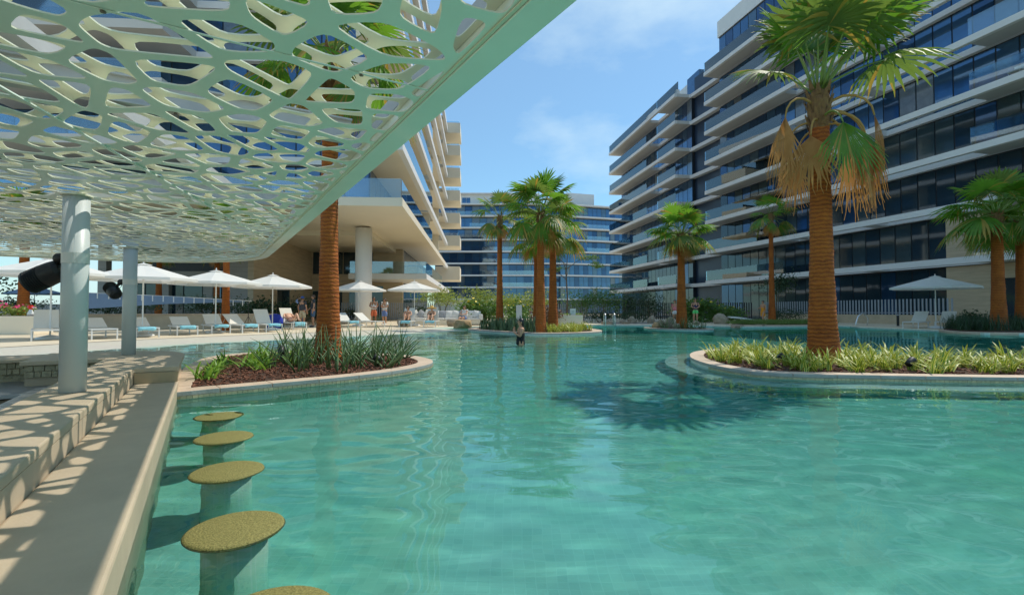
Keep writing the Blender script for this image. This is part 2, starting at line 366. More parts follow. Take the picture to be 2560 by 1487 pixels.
t.links.new(a_.outputs[0], o_.inputs[1])
PV = offset(POOL, -.05)
struct(MB().prism([(p.x, p.y) for p in PV], DEPTH-.3, .016).build('water_body', vm))

# ================================================================== planted islands
def resample(P, step):
    L = [0]; N = len(P)
    for i in range(N): L.append(L[-1] + (P[(i+1) % N]-P[i]).length)
    n = max(8, round(L[-1]/step)); out = []; k = 0
    for j in range(n):
        d = L[-1]*j/n
        while L[k+1] < d: k += 1
        u = (d-L[k])/max(1e-9, L[k+1]-L[k]); out.append(P[k].lerp(P[(k+1) % N], u))
    return out
rnd = random.Random(3)
CHIP = None
def island(name, label, ctrl, kerb=.28, top=.10, tiles=None, chips=0, tile=.06, stone=.6):
    P = resample(catmull(ctrl, 8), .15); c = sum(P, Vector((0, 0)))/len(P)
    th = thing(name, label, 'planter island', (c.x, c.y, DEPTH)); dz = -DEPTH
    Q = [p-c for p in P]
    recv(MB().prism(offset(Q, .012), 0, dz+top-.05).build('planter_wall', M['pool'], th))
    I = offset(Q, kerb); k = max(2, round(stone/.15)); n = len(Q); i = 0
    while i < n:
        j = min(i+k, n); idx = [q % n for q in range(i, j+1)]
        A = [Q[q] for q in idx]; B = [I[q] for q in idx]; g = .003
        ta = (A[1]-A[0]).normalized()*g; tb = (A[-1]-A[-2]).normalized()*g
        A[0] = A[0]+ta; B[0] = B[0]+ta; A[-1] = A[-1]-tb; B[-1] = B[-1]-tb
        z0 = dz+top-.055; z1 = dz+top-.004*rnd.random(); m_ = len(A)
        mb = MB(); mb.add([(p.x, p.y, z) for z in (z0, z1) for p in A+B[::-1]],
           [tuple(range(2*m_, 4*m_)), tuple(reversed(range(2*m_)))] + [(q, (q+1) % (2*m_), 2*m_+(q+1) % (2*m_), 2*m_+q) for q in range(2*m_)])
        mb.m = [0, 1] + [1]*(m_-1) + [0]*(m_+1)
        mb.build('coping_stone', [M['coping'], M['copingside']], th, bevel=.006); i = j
    MB().prism(offset(Q, kerb-.02), dz-.1, dz+top-.03).build('soil_bed', M['soil'], th)
    if tiles:
        F = resample(Q, tile); tm = [MB().box(-tile*.47, tile*.47, -.008, .004, -.035, .0).mesh('tile', M[x]) for x in ('kerbtile', 'kerbtile2')]
        for q in range(len(F)):
            w = F[q]+c
            if tiles(w.x, w.y):
                d = F[(q+1) % len(F)]-F[q]
                place('tile', tm[rnd.random() < .4], th, (F[q].x+d.x/2, F[q].y+d.y/2, dz+top-.058), (0, 0, math.atan2(d.y, d.x)))
    if chips:
        mb = MB(); J = offset(Q, kerb+.02); bx = (min(p.x for p in J), max(p.x for p in J), min(p.y for p in J), max(p.y for p in J)); k = 0
        while k < chips:
            x = rnd.uniform(bx[0], bx[1]); y = rnd.uniform(bx[2], bx[3])
            if not inside(x, y, J): continue
            a = rnd.uniform(.012, .035); b = rnd.uniform(.008, .016); h = rnd.uniform(.003, .008)
            mt = Matrix.Translation((x, y, dz+top-.022+rnd.uniform(0, .02))) @ Matrix.Rotation(rnd.uniform(0, 6.3), 4, 'Z') @ Matrix.Rotation(rnd.gauss(0, .35), 4, 'X') @ Matrix.Rotation(rnd.gauss(0, .35), 4, 'Y')
            t_ = MB().box(-a, a, -b, b, -h, h); mb.add([mt @ Vector(v) for v in t_.v], t_.f); k += 1
        o = mb.build('bark_mulch', M['mulch'], th); o['kind'] = 'stuff'
    return th, P
V2 = lambda L: [Vector(p) for p in L]
ISL_L, OUT_L = island('planter_island', 'curved stone-kerbed island with bark mulch and spear-leaved plants beside the swim-up bar', V2([(-4.05, 5.85), (-3.62, 6.1), (-3.07, 6.57), (-2.43, 7.15), (-1.86, 7.85), (-1.52, 8.6), (-1.46, 9.2), (-1.62, 9.8),
    (-2.0, 10.4), (-2.6, 10.9), (-3.6, 11.3), (-5.0, 11.5), (-6.0, 11.2), (-6.2, 10.2), (-5.6, 8.6), (-4.7, 6.9)]), tiles=lambda x, y: x > -4.2 and y < 9.4 and .5*x+y < 9.0, chips=2600)
ISL_R, OUT_R = island('planter_island', 'long stone-kerbed island of yellow variegated clumps with an underwater shelf', V2([(3.5, 9.0), (3.58, 8.3), (3.8, 7.75), (4.35, 7.48), (5.24, 7.35), (7.3, 7.1), (10, 6.95), (13, 7.2), (14, 8.2), (13, 9.3), (10.5, 9.8),
    (8.6, 10.2), (7.4, 11.0), (6.2, 12.1), (5.1, 12.3), (4.2, 11.5), (3.65, 10.2)]), tiles=lambda x, y: y < 8.9 and x < 8.6, chips=2600)
ISL_C, OUT_C = island('planter_island', 'round island carrying a cluster of tall palms behind the bather', V2([(-2.3, 26.0), (-1.1, 23.4), (.74, 21.2), (2.2, 20.95), (3.7, 22.1), (4.25, 23.5), (4.2, 26), (3.2, 28.4), (1, 29.4), (-1.4, 28.4)]), kerb=.45, chips=500, stone=.9)
ISL_S, OUT_S = island('planter_island', 'small low island with a single palm and pale boulders', V2([(7.3, 27.4), (8.0, 25.9), (9.0, 25.1), (9.9, 25.1), (10.6, 26.2), (10.2, 27.8), (9.0, 28.8), (7.8, 28.6)]), kerb=.3, chips=200)
# underwater shelf round the right-hand island
P = resample(catmull(V2([(3.5, 9.0), (3.58, 8.3), (3.8, 7.75), (4.35, 7.48), (5.24, 7.35), (7.3, 7.1), (10, 6.95), (13, 7.2), (14, 8.2), (13, 9.3), (10.5, 9.8), (8.6, 10.2), (7.4, 11.0), (6.2, 12.1), (5.1, 12.3), (4.2, 11.5), (3.65, 10.2)]), 8), .2)
SH = offset(P, -.5); c_ = sum(P, Vector((0, 0)))/len(P)
recv(MB().prism([p-c_ for p in SH], 0, .60).build('underwater_shelf', M['pool'], ISL_R))

# ================================================================== the swim-up bar
BAR = thing('swim_up_bar', 'two-tier limestone bar counter curving along the pool under the canopy', 'bar counter', (0, 0, 0), AX)
recv(MB().box(-.706, -.26, -5, 7.42, -.9, .17).build('ledge', M['bar'], BAR, bevel=.014))
cor = [(-1.5+1.24*math.sin(R(90-k*9)), 9.5+1.24*math.cos(R(90-k*9))) for k in range(11)]
top = [(-1.197, -5), (-.706, -5), (-.706, 7.42), (-.26, 7.42)] + cor + [(-2.1, 10.74), (-2.1, 9.15), (-1.197, 9.15)]
recv(MB().prism(top, .30, .36).build('counter_top', M['bar'], BAR, bevel=.01))
inner = [(-1.15, -5), (-.709, -5), (-.709, 7.423), (-.30, 7.423)] + [(-1.5+1.2*math.sin(R(90-k*9)), 9.5+1.2*math.cos(R(90-k*9))) for k in range(11)] + [(-2.06, 10.70), (-2.06, 9.22), (-1.15, 9.22)]
recv(MB().prism(inner, -.9, .30).build('counter_body', M['bar'], BAR))
MB().box(-.70, -.27, 7.408, 7.42, .172, .298).build('end_panel', M['barend'], BAR)
MB().box(-5.6, -2.1, 9.88, 10.74, .29, .345).build('rear_counter_top', M['bar'], BAR, bevel=.01)
MB().box(-5.6, -2.1, 9.96, 10.70, -.9, .29).build('rear_counter_body', M['stone'], BAR)
for (o0, o1, s_, zz) in ((-2.06, -1.19, 9.205, .30), (-5.2, -2.12, 9.945, .29)):
    for row in range(2):
        x = o0
        while x < o1-.03:
            w = min(rnd.uniform(.05, .12), o1-x); h0 = zz-.085*(row+1)
            MB().box(x+.003, x+w-.003, s_-.012-rnd.random()*.01, s_+.02, h0+.003, h0+.082).build('stone', M['stone'], BAR, bevel=.006); x += w
MB().box(-5.4, -1.75, 8.4, 9.95, -.03, .02).build('steel_worktop', M['steel'], BAR, bevel=.006)
MB().box(-5.4, -1.8, 8.5, 9.95, -.7, -.03).build('back_cabinet', M['dark'], BAR)
for k in range(5):
    for j in range(3):
        MB().box(-5.2+k*.66, -4.58+k*.66, 8.47, 8.5, -.16-.17*j, -.05-.17*j).build('drawer_front', M['wood'], BAR, bevel=.004)
MB().box(-1.75, -1.19, -4, 8.3, .06, .10).build('inner_shelf', M['steel'], BAR, bevel=.006)
MB().box(-6, -.5, -5, 10.6, -.76, -.7).build('bar_floor', M['dark'], BAR)
MB().box(-6.05, -5.75, -5, 10.7, -.7, .25).build('rear_wall', M['bar'], BAR)

# stools standing in the water
M['stool'] = mat('olive_terrazzo', (.12, .105, .022), .75, .4, 110, .35, 120, col2=(.34, .285, .085))
M['pedestal'] = mat('pedestal_tile', (.42, .50, .42), .5, .1, 8)
SEAT = MB().lathe([(.19, -.035), (.213, -.02), (.22, 0), (.215, .014), (.2, .02)], 48).mesh('seat', M['stool'], True)
M['pedestal'] = mosaic('pedestal_mosaic', (.66, .84, .70), (.62, .80, .66), (.74, .86, .76), .06, .4, .4)
PED = MB().lathe([(.150, 0), (.145, .02), (.145, -DEPTH-.03)], 40).mesh('pedestal', M['pedestal'], True)
for k, (x, y) in enumerate(((-.82, 1.71), (-1.33, 2.42), (-1.86, 3.28), (-2.38, 4.14), (-2.91, 4.97))):
    lab = ['olive stone disc stool in the pool, cut off by the bottom edge of the view', 'largest fully visible olive stone disc stool beside the bar ledge', 'olive stone disc stool in the water, third from the planter island',
           'olive stone disc stool in the water, second from the planter island', 'wet stone disc stool nearest the planter island, lapped by water'][k]
    t_ = thing('bar_stool', lab, 'stool', (x, y, DEPTH), 0, 'stone stools in a row along the bar')
    s_ = place('seat', SEAT, t_, (0, 0, -DEPTH-.011-(.004 if k == 4 else 0)), (0, 0, k*1.1)); recv(s_); recv(place('pedestal', PED, t_))

# ================================================================== perforated canopy
def clip(poly, px, py, nx_, ny_):
    out = []; n = len(poly)
    for i in range(n):
        a = poly[i]; b = poly[(i+1) % n]; da = (a[0]-px)*nx_+(a[1]-py)*ny_; db = (b[0]-px)*nx_+(b[1]-py)*ny_
        if da <= 0: out.append(a)
        if da*db < 0: u = da/(da-db); out.append((a[0]+(b[0]-a[0])*u, a[1]+(b[1]-a[1])*u))
    return out
def clip_convex(poly, C):
    n = len(C)
    for i in range(n):
        a = C[i]; b = C[(i+1) % n]; dx, dy = b[0]-a[0], b[1]-a[1]; L = math.hypot(dx, dy)
        if L < 1e-9: continue
        poly = clip(poly, a[0], a[1], dy/L, -dx/L)
        if len(poly) < 3: return []
    return poly
def inset(poly, d):
    out = poly; n = len(poly)
    for i in range(n):
        a = poly[i]; b = poly[(i+1) % n]; dx, dy = b[0]-a[0], b[1]-a[1]; L = math.hypot(dx, dy)
        if L < 1e-6: continue
        nx_, ny_ = dy/L, -dx/L; out = clip(out, a[0]-nx_*d, a[1]-ny_*d, nx_, ny_)
        if len(out) < 3: return []
    return out
def area(p): return .5*sum(p[i][0]*p[(i+1) % len(p)][1]-p[(i+1) % len(p)][0]*p[i][1] for i in range(len(p)))
def chaikin(p, k=2, q=.25):
    for _ in range(k):
        p = [w for i in range(len(p)) for w in ((p[i][0]*(1-q)+p[(i+1) % len(p)][0]*q, p[i][1]*(1-q)+p[(i+1) % len(p)][1]*q), (p[i][0]*q+p[(i+1) % len(p)][0]*(1-q), p[i][1]*q+p[(i+1) % len(p)][1]*(1-q)))]
    return p
def canopy_outline(g):
    # rounded far end; g = distance in from the outer edge
    r = 2.6-g; P = [(-6.4+g, -3.0+g), (1.0-g, -3.0+g)]
    P += [(1.0-2.6+r*math.cos(R(a)), 12.7-2.6+r*math.sin(R(a))) for a in range(0, 91, 6)]
    P += [(-6.4+2.6+r*math.cos(R(a)), 12.7-2.6+r*math.sin(R(a))) for a in range(90, 181, 6)]
    return P
def perforated(seed, gap, web, th, z, step=.2):
    rr = random.Random(seed); pts = []
    for i in range(int(7.8/step)):
        for j in range(int(16.2/step)):
            if rr.random() < .17: continue
            pts.append((-6.6+step*(i+.5*(j % 2)+rr.uniform(-.42, .42)), -3.2+step*(j+rr.uniform(-.42, .42))))
    A = np.array(pts); C = canopy_outline(gap); mb = MB(); cell = {}
    for k, p in enumerate(pts): cell.setdefault((int(p[0]//.3), int(p[1]//.3)), []).append(k)
    for k, p in enumerate(pts):
        if not (-6.5 < p[0] < 1.1 and -3.1 < p[1] < 12.8): continue
        cx, cy = int(p[0]//.3), int(p[1]//.3)
        nb_ = [q for a in (-2, -1, 0, 1, 2) for b in (-2, -1, 0, 1, 2) for q in cell.get((cx+a, cy+b), ()) if q != k]
        nb_.sort(key=lambda q: (pts[q][0]-p[0])**2+(pts[q][1]-p[1])**2)
        poly = [(p[0]-.6, p[1]-.6), (p[0]+.6, p[1]-.6), (p[0]+.6, p[1]+.6), (p[0]-.6, p[1]+.6)]
        for q in nb_[:18]:
            dx, dy = pts[q][0]-p[0], pts[q][1]-p[1]; L = math.hypot(dx, dy)
            poly = clip(poly, p[0]+dx/2, p[1]+dy/2, dx/L, dy/L)
            if len(poly) < 3: break
        poly = clip_convex(poly, C)
        if len(poly) < 3 or area(poly) < 1e-4: continue
        h = inset(poly, web*rr.choice((.75, .9, 1.0, 1.2, 1.5)))
        if h:   # drop very short edges before rounding
            h = [h[i] for i in range(len(h)) if math.hypot(h[i][0]-h[i-1][0], h[i][1]-h[i-1][1]) > .012]
        if len(h) < 3 or area(h) < .0016:
            b = len(mb.v); n = len(poly)
            mb.v += [(x, y, z) for x, y in poly] + [(x, y, z+th) for x, y in poly]
            mb.f += [tuple(reversed(range(b, b+n))), tuple(range(b+n, b+2*n))]; mb.m += [0, 1]; continue
        h = chaikin(chaikin(h, 1, .17), 1, .25)
        gx = sum(q[0] for q in h)/len(h); gy = sum(q[1] for q in h)/len(h)
        def hit(poly_, c_, s2):
            best = None; m2 = len(poly_)
            for q in range(m2):
                a = poly_[q]; b_ = poly_[(q+1) % m2]; ex, ey = b_[0]-a[0], b_[1]-a[1]; den = c_*ey-s2*ex
                if abs(den) < 1e-12: continue
                t = ((a[0]-gx)*ey-(a[1]-gy)*ex)/den; u = ((a[0]-gx)*s2-(a[1]-gy)*c_)/den
                if t > 0 and -1e-6 <= u <= 1+1e-6 and (best is None or t > best): best = t
            return best
        angs = sorted([math.atan2(q[1]-gy, q[0]-gx) for q in h]+[math.atan2(q[1]-gy, q[0]-gx) for q in poly])
        angs = [a for q, a in enumerate(angs) if q == 0 or a-angs[q-1] > 1e-4]
        O_ = []; I_ = []
        for a in angs:
            c_, s2 = math.cos(a), math.sin(a); to, ti = hit(poly, c_, s2), hit(h, c_, s2)
            if to is None or ti is None: continue
            ti = min(ti, to); O_.append((gx+c_*to, gy+s2*to)); I_.append((gx+c_*ti, gy+s2*ti))
        n = len(O_); b = len(mb.v)
        mb.v += [(x, y, z) for x, y in O_] + [(x, y, z) for x, y in I_] + [(x, y, z+th) for x, y in O_] + [(x, y, z+th) for x, y in I_]
        for q in range(n):
            q2 = (q+1) % n
            mb.f += [(b+q, b+n+q, b+n+q2, b+q2), (b+2*n+q, b+2*n+q2, b+3*n+q2, b+3*n+q), (b+n+q, b+3*n+q, b+3*n+q2, b+n+q2)]; mb.m += [0, 1, 1]
    return mb
CZ = 2.05
CAN = thing('perforated_canopy', 'pool-tinted white canopy of perforated metal sheets with organic cut-outs over the bar', 'canopy', (0, 0, 0), AX)
perforated(11, .13, .0235, .006, CZ, .24).build('lower_sheet', [M['canopy'], M['canopyup']], CAN)
perforated(11, .13, .020, .006, CZ+.07, .24).build('upper_sheet', [M['canopyup'], M['canopyup']], CAN)
def frame_ring(g0, g1, z0, z1):
    A = canopy_outline(g0); B = canopy_outline(g1); n = len(A)
    return MB().add([(x, y, z0) for x, y in A]+[(x, y, z0) for x, y in B]+[(x, y, z1) for x, y in A]+[(x, y, z1) for x, y in B],
        [(i, n+i, n+(i+1) % n, (i+1) % n) for i in range(n)]+[(2*n+i, 2*n+(i+1) % n, 3*n+(i+1) % n, 3*n+i) for i in range(n)]+[(i, (i+1) % n, 2*n+(i+1) % n, 2*n+i) for i in range(n)]+[(n+i, 3*n+i, 3*n+(i+1) % n, n+(i+1) % n) for i in range(n)])
frame_ring(0, .128, CZ-.012, CZ+.10).build('edge_frame', M['canopy'], CAN, bevel=.004)
frame_ring(.132, .145, CZ-.008, CZ-.002).build('edge_trim', M['canopyup'], CAN)
for s_ in (.9, 3.3, 5.7, 8.1, 10.5):
    w0 = -5.9; w1 = .8
    mb = MB().box(w0, w1, s_-.035, s_+.035, CZ+.09, CZ+.10).box(w0, w1, s_-.006, s_+.006, CZ+.10, CZ+.23).box(w0, w1, s_-.035, s_+.035, CZ+.23, CZ+.24)
    bmo = mb.build('cross_beam', M['beam'], CAN)
    for k in range(9):
        MB().lathe([(.016, -.03), (.016, -.012), (.008, -.012), (.008, 0)], 8).build('bolt', M['bolt'], bmo, loc=(w0+.5+k*.75, s_, CZ+.092))
for o_, w in ((-2.9, .06),):
    MB().box(o_-w, o_+w, -2.7, 10.9, CZ+.245, CZ+.26).box(o_-.006, o_+.006, -2.7, 10.9, CZ+.26, CZ+.40).build('long_beam', M['beam'], CAN)
MB().box(.872, .884, -2.7, 9.6, CZ+.105, CZ+.19).build('gutter_side', M['beam'], CAN)
MB().box(.884, .98, -2.7, 9.6, CZ+.105, CZ+.11).build('gutter_tray', M['beam'], CAN)
for s_ in (-.5, 2.1, 4.5, 6.9, 9.3):
    MB().box(-5.9, .85, s_-.006, s_+.006, CZ-.005, CZ-.002).build('panel_joint', M['canopy'], CAN)
    for k in range(8): MB().lathe([(.003, -.006), (.009, -.004), (.009, 0)], 8).build('rivet', M['bolt'], CAN, loc=(-5.4+k*.85, s_, CZ-.008))
a = (-2.30*.8508+2.27*.5256, 2.30*.5256+2.27*.8508); b = (-3.6*.8508+7.6*.5256, 3.6*.5256+7.6*.8508)
dv = Vector((b[0]-a[0], b[1]-a[1])).normalized(); a = Vector(a)-dv*4; b = Vector(b); pn = Vector((-dv.y, dv.x))*.012
MB().prism([a+pn, a-pn, b-pn, b+pn][::-1], CZ-.010, CZ-.003).build('seam_strip', M['canopy'], CAN)
pn *= 3
MB().prism([a+pn, a-pn, b-pn, b+pn][::-1], CZ+.25, CZ+.36).build('diagonal_beam', M['beam'], CAN)
# columns carried by the counter
for lab, o_, s_ in (('round grey-white column on the bar counter carrying a large spotlight', -.94, 5.55), ('slimmer-looking round column at the far corner of the bar with a small spotlight', -1.0, 9.78)):
    p = OS(o_, s_); c = thing('canopy_column', lab, 'column', (p.x, p.y, .36), 0, 'columns standing on the bar')
    MB().lathe([(.092, .004), (.092, 1.66)], 40).build('shaft', M['column'], c, smooth=True)
    MB().lathe([(.11, 1.66), (.11, 1.672), (.06, 1.673)], 32).build('cap_plate', M['canopyup'], c)
def lamp(label, p, z, sc, body_rot, rz):
    t_ = thing('spotlight', label, 'spotlight', (p.x, p.y, z), rz, 'black spotlights clamped to the columns')
    MB().lathe([(.0945, -.045), (.0945, .045)], 32, caps=False).build('clamp_band', M['whitep'], t_)
    Mx = Matrix.Rotation(R(90), 4, 'Y')
    MB().lathe([(.030, .07), (.046, .085), (.046, .15), (.036, .165)], 24, M=Mx).build('junction_box', M['black'], t_, smooth=True)
    MB().tube([(.085, 0, 0), (.10, 0, 0)], .034, 16).build('mount_ring', M['whitep'], t_)
    MB().tube([(.15, 0, -.02), (.185, 0, -.05), (.215, 0, -.085)], [.022, .024, .02], 10).build('arm', M['black'], t_, smooth=True)
    MB().tube([(.125, 0, -.04), (.115, .02, -.07), (.13, .03, -.095), (.16, .02, -.085)], .0045, 6).build('cable', M['black'], t_, smooth=True)
    prof = [(.02, -.16), (.06, -.155), (.082, -.12), (.088, -.06), (.09, 0)]
    for k in range(7): prof += [(.092, .012+.02*k), (.082, .014+.02*k), (.082, .024+.02*k)]
    prof += [(.092, .155), (.088, .17), (.075, .172)]
    b_ = MB().lathe(prof, 32).build('lamp_body', M['black'], t_, loc=(.245, 0, -.145), rot=body_rot, smooth=False); b_.scale = (sc*1.08, sc*1.08, sc*.86)
    MB().lathe([(.074, .165), (.05, .18), (.01, .186)], 24).build('lens', M['lens'], b_, smooth=True)
p = OS(-.94, 5.55); lamp('large black ribbed spotlight clamped to the bar column', p, 1.49, 1.0, (R(-10), R(118), 0), R(180))
p = OS(-1.0, 9.78); lamp('small black spotlight with bright lens on the far bar column', p, 1.49, .95, (R(25), R(52), 0), R(184))
# ================================================================== buildings
LV = [4.35+3.38*k for k in range(9)]
rb = random.Random(8)
def panes(th, x0, x1, n, z0, z1, y=.02, m='pane', plane='y', facing=1):
    """a row of n separate window panes with dark gaps between them, set on the wall plane"""
    w = (x1-x0)/n; h = z1-z0
    for v_ in (m, *VARM[m]):
        key = (round(w, 3), round(h, 3), v_, plane)
        if key in PANE: continue
        g = .045
        PANE[key] = (MB().box(-w/2+g, w/2-g, -.02, .02, -h/2+.05, h/2-.05) if plane == 'y' else MB().box(-.02, .02, -w/2+g, w/2-g, -h/2+.05, h/2-.05)).mesh('window_pane', M[v_])
    for k in range(n):
        c = x0+w*(k+.5); a, b = rb.gauss(0, .0035), rb.gauss(0, .0035)
        u_ = rb.random(); v_ = m if u_ < .55 else rb.choice(VARM[m])
        place('window_pane', PANE[(round(w, 3), round(h, 3), v_, plane)], th, (c, y, (z0+z1)/2) if plane == 'y' else (y, c, (z0+z1)/2), (a, 0, b) if plane == 'y' else (0, a, b))
PANE = {}; VARM = {'pane': ('pane_b', 'pane_c', 'pane_c', 'pane_d'), 'pane2': ('pane2_b', 'pane2_b', 'pane_c')}
def floors(th, L, lv, p, solids, struts, x0s=None, bal=True, slab='white', sof='soffit'):
    for i, z in enumerate(lv):
        xa = x0s[i] if x0s else 0
        MB().box(xa, L, p-.32, p, z-.41, z).build('slab_edge', M[slab], th, bevel=.01)
        MB().box(xa, L, .03, .40, z-.39, z-.004).build('floor_band', M[slab], th)
        for a, b in solids:
            a2 = max(a, xa)
            if b <= a2: continue
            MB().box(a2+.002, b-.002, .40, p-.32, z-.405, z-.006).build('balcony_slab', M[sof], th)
            if bal: MB().box(a2+.06, b-.06, p-.07, p-.055, z+.02, z+1.1).build('balustrade_pane', M['bal'], th)
        for a in struts:
            MB().box(a-.5, a+.5, .40, p-.32, z-.405, z-.006).build('cross_strut', M[slab], th)
# right-hand building, near wing
A = thing('apartment_block', 'long glass apartment wing with white balcony bands, nearest behind the lone umbrella', 'building', (31.8, 23.45, .1), R(103.53))
MB().box(0, 34, -14, 0, 0, 32.3).build('core', M['frame'], A)
lvA = [z-.1 for z in LV[:8]]
floors(A, 34, lvA, 2.1, [(0, 7.5), (22.5, 34)], [14.5, 21.0], x0s=[5.2]+[0]*7)
for i, z in enumerate(lvA):
    n0 = 10 if i == 0 else 0
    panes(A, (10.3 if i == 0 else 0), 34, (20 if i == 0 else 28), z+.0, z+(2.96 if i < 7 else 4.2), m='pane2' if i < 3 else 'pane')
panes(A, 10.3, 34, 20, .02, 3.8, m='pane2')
MB().box(-2, 10.25, 0, .25, 0, 3.82).build('stone_wall', M['trav'], A); MB().box(-2, 10.25, 0, .22, 4.26, 7.1).build('stone_wall', M['trav'], A)
MB().box(4.2, 7.2, .25, .28, .05, 2.9).build('entrance_door', M['pane2'], A)
MB().box(-1, 34.2, -13, .09, 32.3, 34.2).build('parapet', M['white'], A)
MB().box(10, 26, -10, -3, 34.2, 35.6).build('roof_plant_room', M['white'], A)
# far wing
B = thing('apartment_block', 'glass apartment wing with white balcony bands stepping away beyond the navy recess', 'building', (22.5, 61.6, .1), R(98.6))
MB().box(0, 24, -14, 0, 0, 27.7).build('core', M['frame'], B)
floors(B, 24, lvA, 2.3, [(0, 5.3), (8.6, 24)], [])
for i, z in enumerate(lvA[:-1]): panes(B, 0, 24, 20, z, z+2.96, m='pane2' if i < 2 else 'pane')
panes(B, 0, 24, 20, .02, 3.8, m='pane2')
MB().box(3, 8, -9, -2, 27.9, 31.5).build('roof_plant_room', M['white'], B); MB().box(0, 3, -9, -1, 27.9, 31.2).build('roof_lounge', M['pane'], B)
MB().box(.05, 23.95, 1.6, 2.0, 27.88, 28.45).build('roof_kerb', M['white'], B); MB().box(.1, 23.9, 1.75, 1.77, 28.45, 29.5).build('balustrade_pane', M['bal'], B)
Lk = thing('stair_core', 'recessed navy wall joining the two glass wings, banded in white', 'building', (23.84, 56.5, .1), R(104.7))
MB().box(.02, 5.2, -8, -.35, 0, 30).build('navy_wall', M['navy'], Lk)
for z in lvA: MB().box(-.2, 5.4, -.36, .25, z-.45, z-.03).build('floor_band', M['white'], Lk)
# building closing the view
C = thing('apartment_block', 'distant blue-glass apartment block closing the view behind the palms', 'building', (14, 142, .1), R(180))
lvC = [z-.1 for z in LV]
MB().box(0, 36, -16, 0, 0, 31.2).build('core', M['frame'], C)
floors(C, 36, lvC, 1.6, [(0, 36)], [], bal=False, sof='white')
for z in lvC[:-1]:
    panes(C, 0, 36, 17, z, z+2.96, m='pane')
for i, z in enumerate(lvC[1:-1]): MB().box(*((4, 26) if i % 2 else (8, 34)), 1.53, 1.55, z, z+1.1).build('balustrade_pane', M['bal'], C)
panes(C, 0, 20, 10, .02, 3.8, m='pane2'); MB().box(20.2, 36, 0, .1, .02, 3.85).build('stone_wall', M['cream'], C)
MB().box(6, 36, -15, -.8, 31.3, 34.7).build('penthouse_wall', M['white'], C)
MB().box(8, 33, -.81, .2, 34.3, 34.6).build('penthouse_eave', M['white'], C)
panes(C, 33.2, 34.4, 1, 31.6, 33.6, y=-.78); panes(C, 31.6, 32.8, 1, 31.6, 33.6, y=-.78); panes(C, 26, 28.4, 2, 31.6, 33.4, y=-.78); panes(C, 9, 20, 6, 31.6, 33.6, y=-.78)
C2 = thing('apartment_block', 'angled end wing of the distant glass block, lower with a pale roof box', 'building', (47, 152, .1), math.atan2(-5, -16.5))
MB().box(0, 34.7, -16, 0, 0, 31.2).build('core', M['frame'], C2)
floors(C2, 34.7, lvC[:9], 1.6, [(0, 34.7)], [], bal=False, sof='white')
for z in lvC[:8]: panes(C2, 0, 34.7, 24, z, z+2.96, m='pane')
panes(C2, 0, 34.7, 24, .02, 3.8, m='pane2')
for z in lvC[4:7]: MB().box(20, 27, 1.53, 1.55, z, z+1.1).build('balustrade_pane', M['bal'], C2)
MB().box(22, 31, -12, -4, 31.4, 35.8).build('roof_plant_room', M['white'], C2)
# left-hand building: deep overhang on a round column
Dd = thing('apartment_block', 'cream apartment block on the left with a deep overhang and slanting balcony edges', 'building', (-12.45, 75.1, .1), R(-86.07))
PD = 2.8; lvD = [z-.1 for z in LV[1:8]]
MB().box(0, 42, -24, 0, lvD[0], lvD[-1]+3.2).build('core', M['frame'], Dd)
MB().box(7, 46, -24, PD, lvD[0]-.52, lvD[0]).build('overhang_slab', M['cream'], Dd, bevel=.02)
MB().box(24.6, 36.5, -9.3, -1, lvD[0]-.9, lvD[0]-.521).build('dropped_soffit', M['cream'], Dd)
for i, z in enumerate(lvD):
    if i:
        MB().box(0, 46, PD-.35, PD, z-.52, z).build('slab_edge', M['white'], Dd, bevel=.02)
        MB().box(28, 46, 0, PD-.35, z-.51, z-.01).build('balcony_slab', M['cream'], Dd)
        for a, b in ((0, 7), (12, 22)): MB().box(a, b, .03, PD-.35, z-.51, z-.01).build('balcony_slab', M['cream'], Dd)
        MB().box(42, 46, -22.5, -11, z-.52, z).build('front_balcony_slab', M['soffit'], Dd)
        MB().box(42.03, 42.5, -11, 0, z-.5, z-.02).build('floor_band', M['white'], Dd)
        MB().box(45.9, 45.92, -22.4, -11.1, z+.02, z+1.1).build('balustrade_pane', M['bal'], Dd)
    else:
        MB().box(0, 7, PD-.35, PD, z-.52, z).build('slab_edge', M['white'], Dd)
        MB().box(45.9, 45.92, -22, PD-.1, z+.02, z+1.15).build('balustrade_pane', M['bal'], Dd)
    MB().box(26, 45.9, PD-.08, PD-.065, z+.02, z+1.1).build('balustrade_pane', M['bal'], Dd)
    for a in (12, 24): MB().box(a, a+.25, .03, PD-.5, z, z+2.85).build('balcony_partition', M['cream'], Dd)
    panes(Dd, 0, 42, 24, z, z+2.86, y=.02, m='pane')
    panes(Dd, -24, 0, 15, z, z+2.86, y=42.02, m='pane', plane='x')
    if i: MB().box(-3.5, 1.8, 1.0, 4.6, z-.55, z+1.0).build('end_balcony', M['cream'], Dd, bevel=.03); MB().box(1.0, 1.03, 1.2, 4.4, z+1.01, z+1.5).build('balustrade_pane', M['bal'], Dd)
MB().box(-3.5, 1.8, 1.0, 4.6, lvD[0]-2.2, lvD[0]-.2).build('end_balcony', M['cream'], Dd, bevel=.03)
MB().box(-8, 42, -24, .5, lvD[-1]+3.2, lvD[-1]+4.2).build('parapet', M['white'], Dd)
MB().lathe([(.60, 0), (.60, 7.0)], 40).build('round_column', M['white'], Dd, loc=(38.4, -1.15, 0), smooth=True)
MB().box(24.4, 25, -9.6, -.3, 0, 7.1).build('back_wall', M['trav'], Dd)
MB().box(25, 38, -9.6, -9.2, 0, 7.1).build('side_wall', M['trav'], Dd)
MB().box(37.6, 38.0, -10.9, -9.61, 0, 7.1).build('pier', M['travg'], Dd)
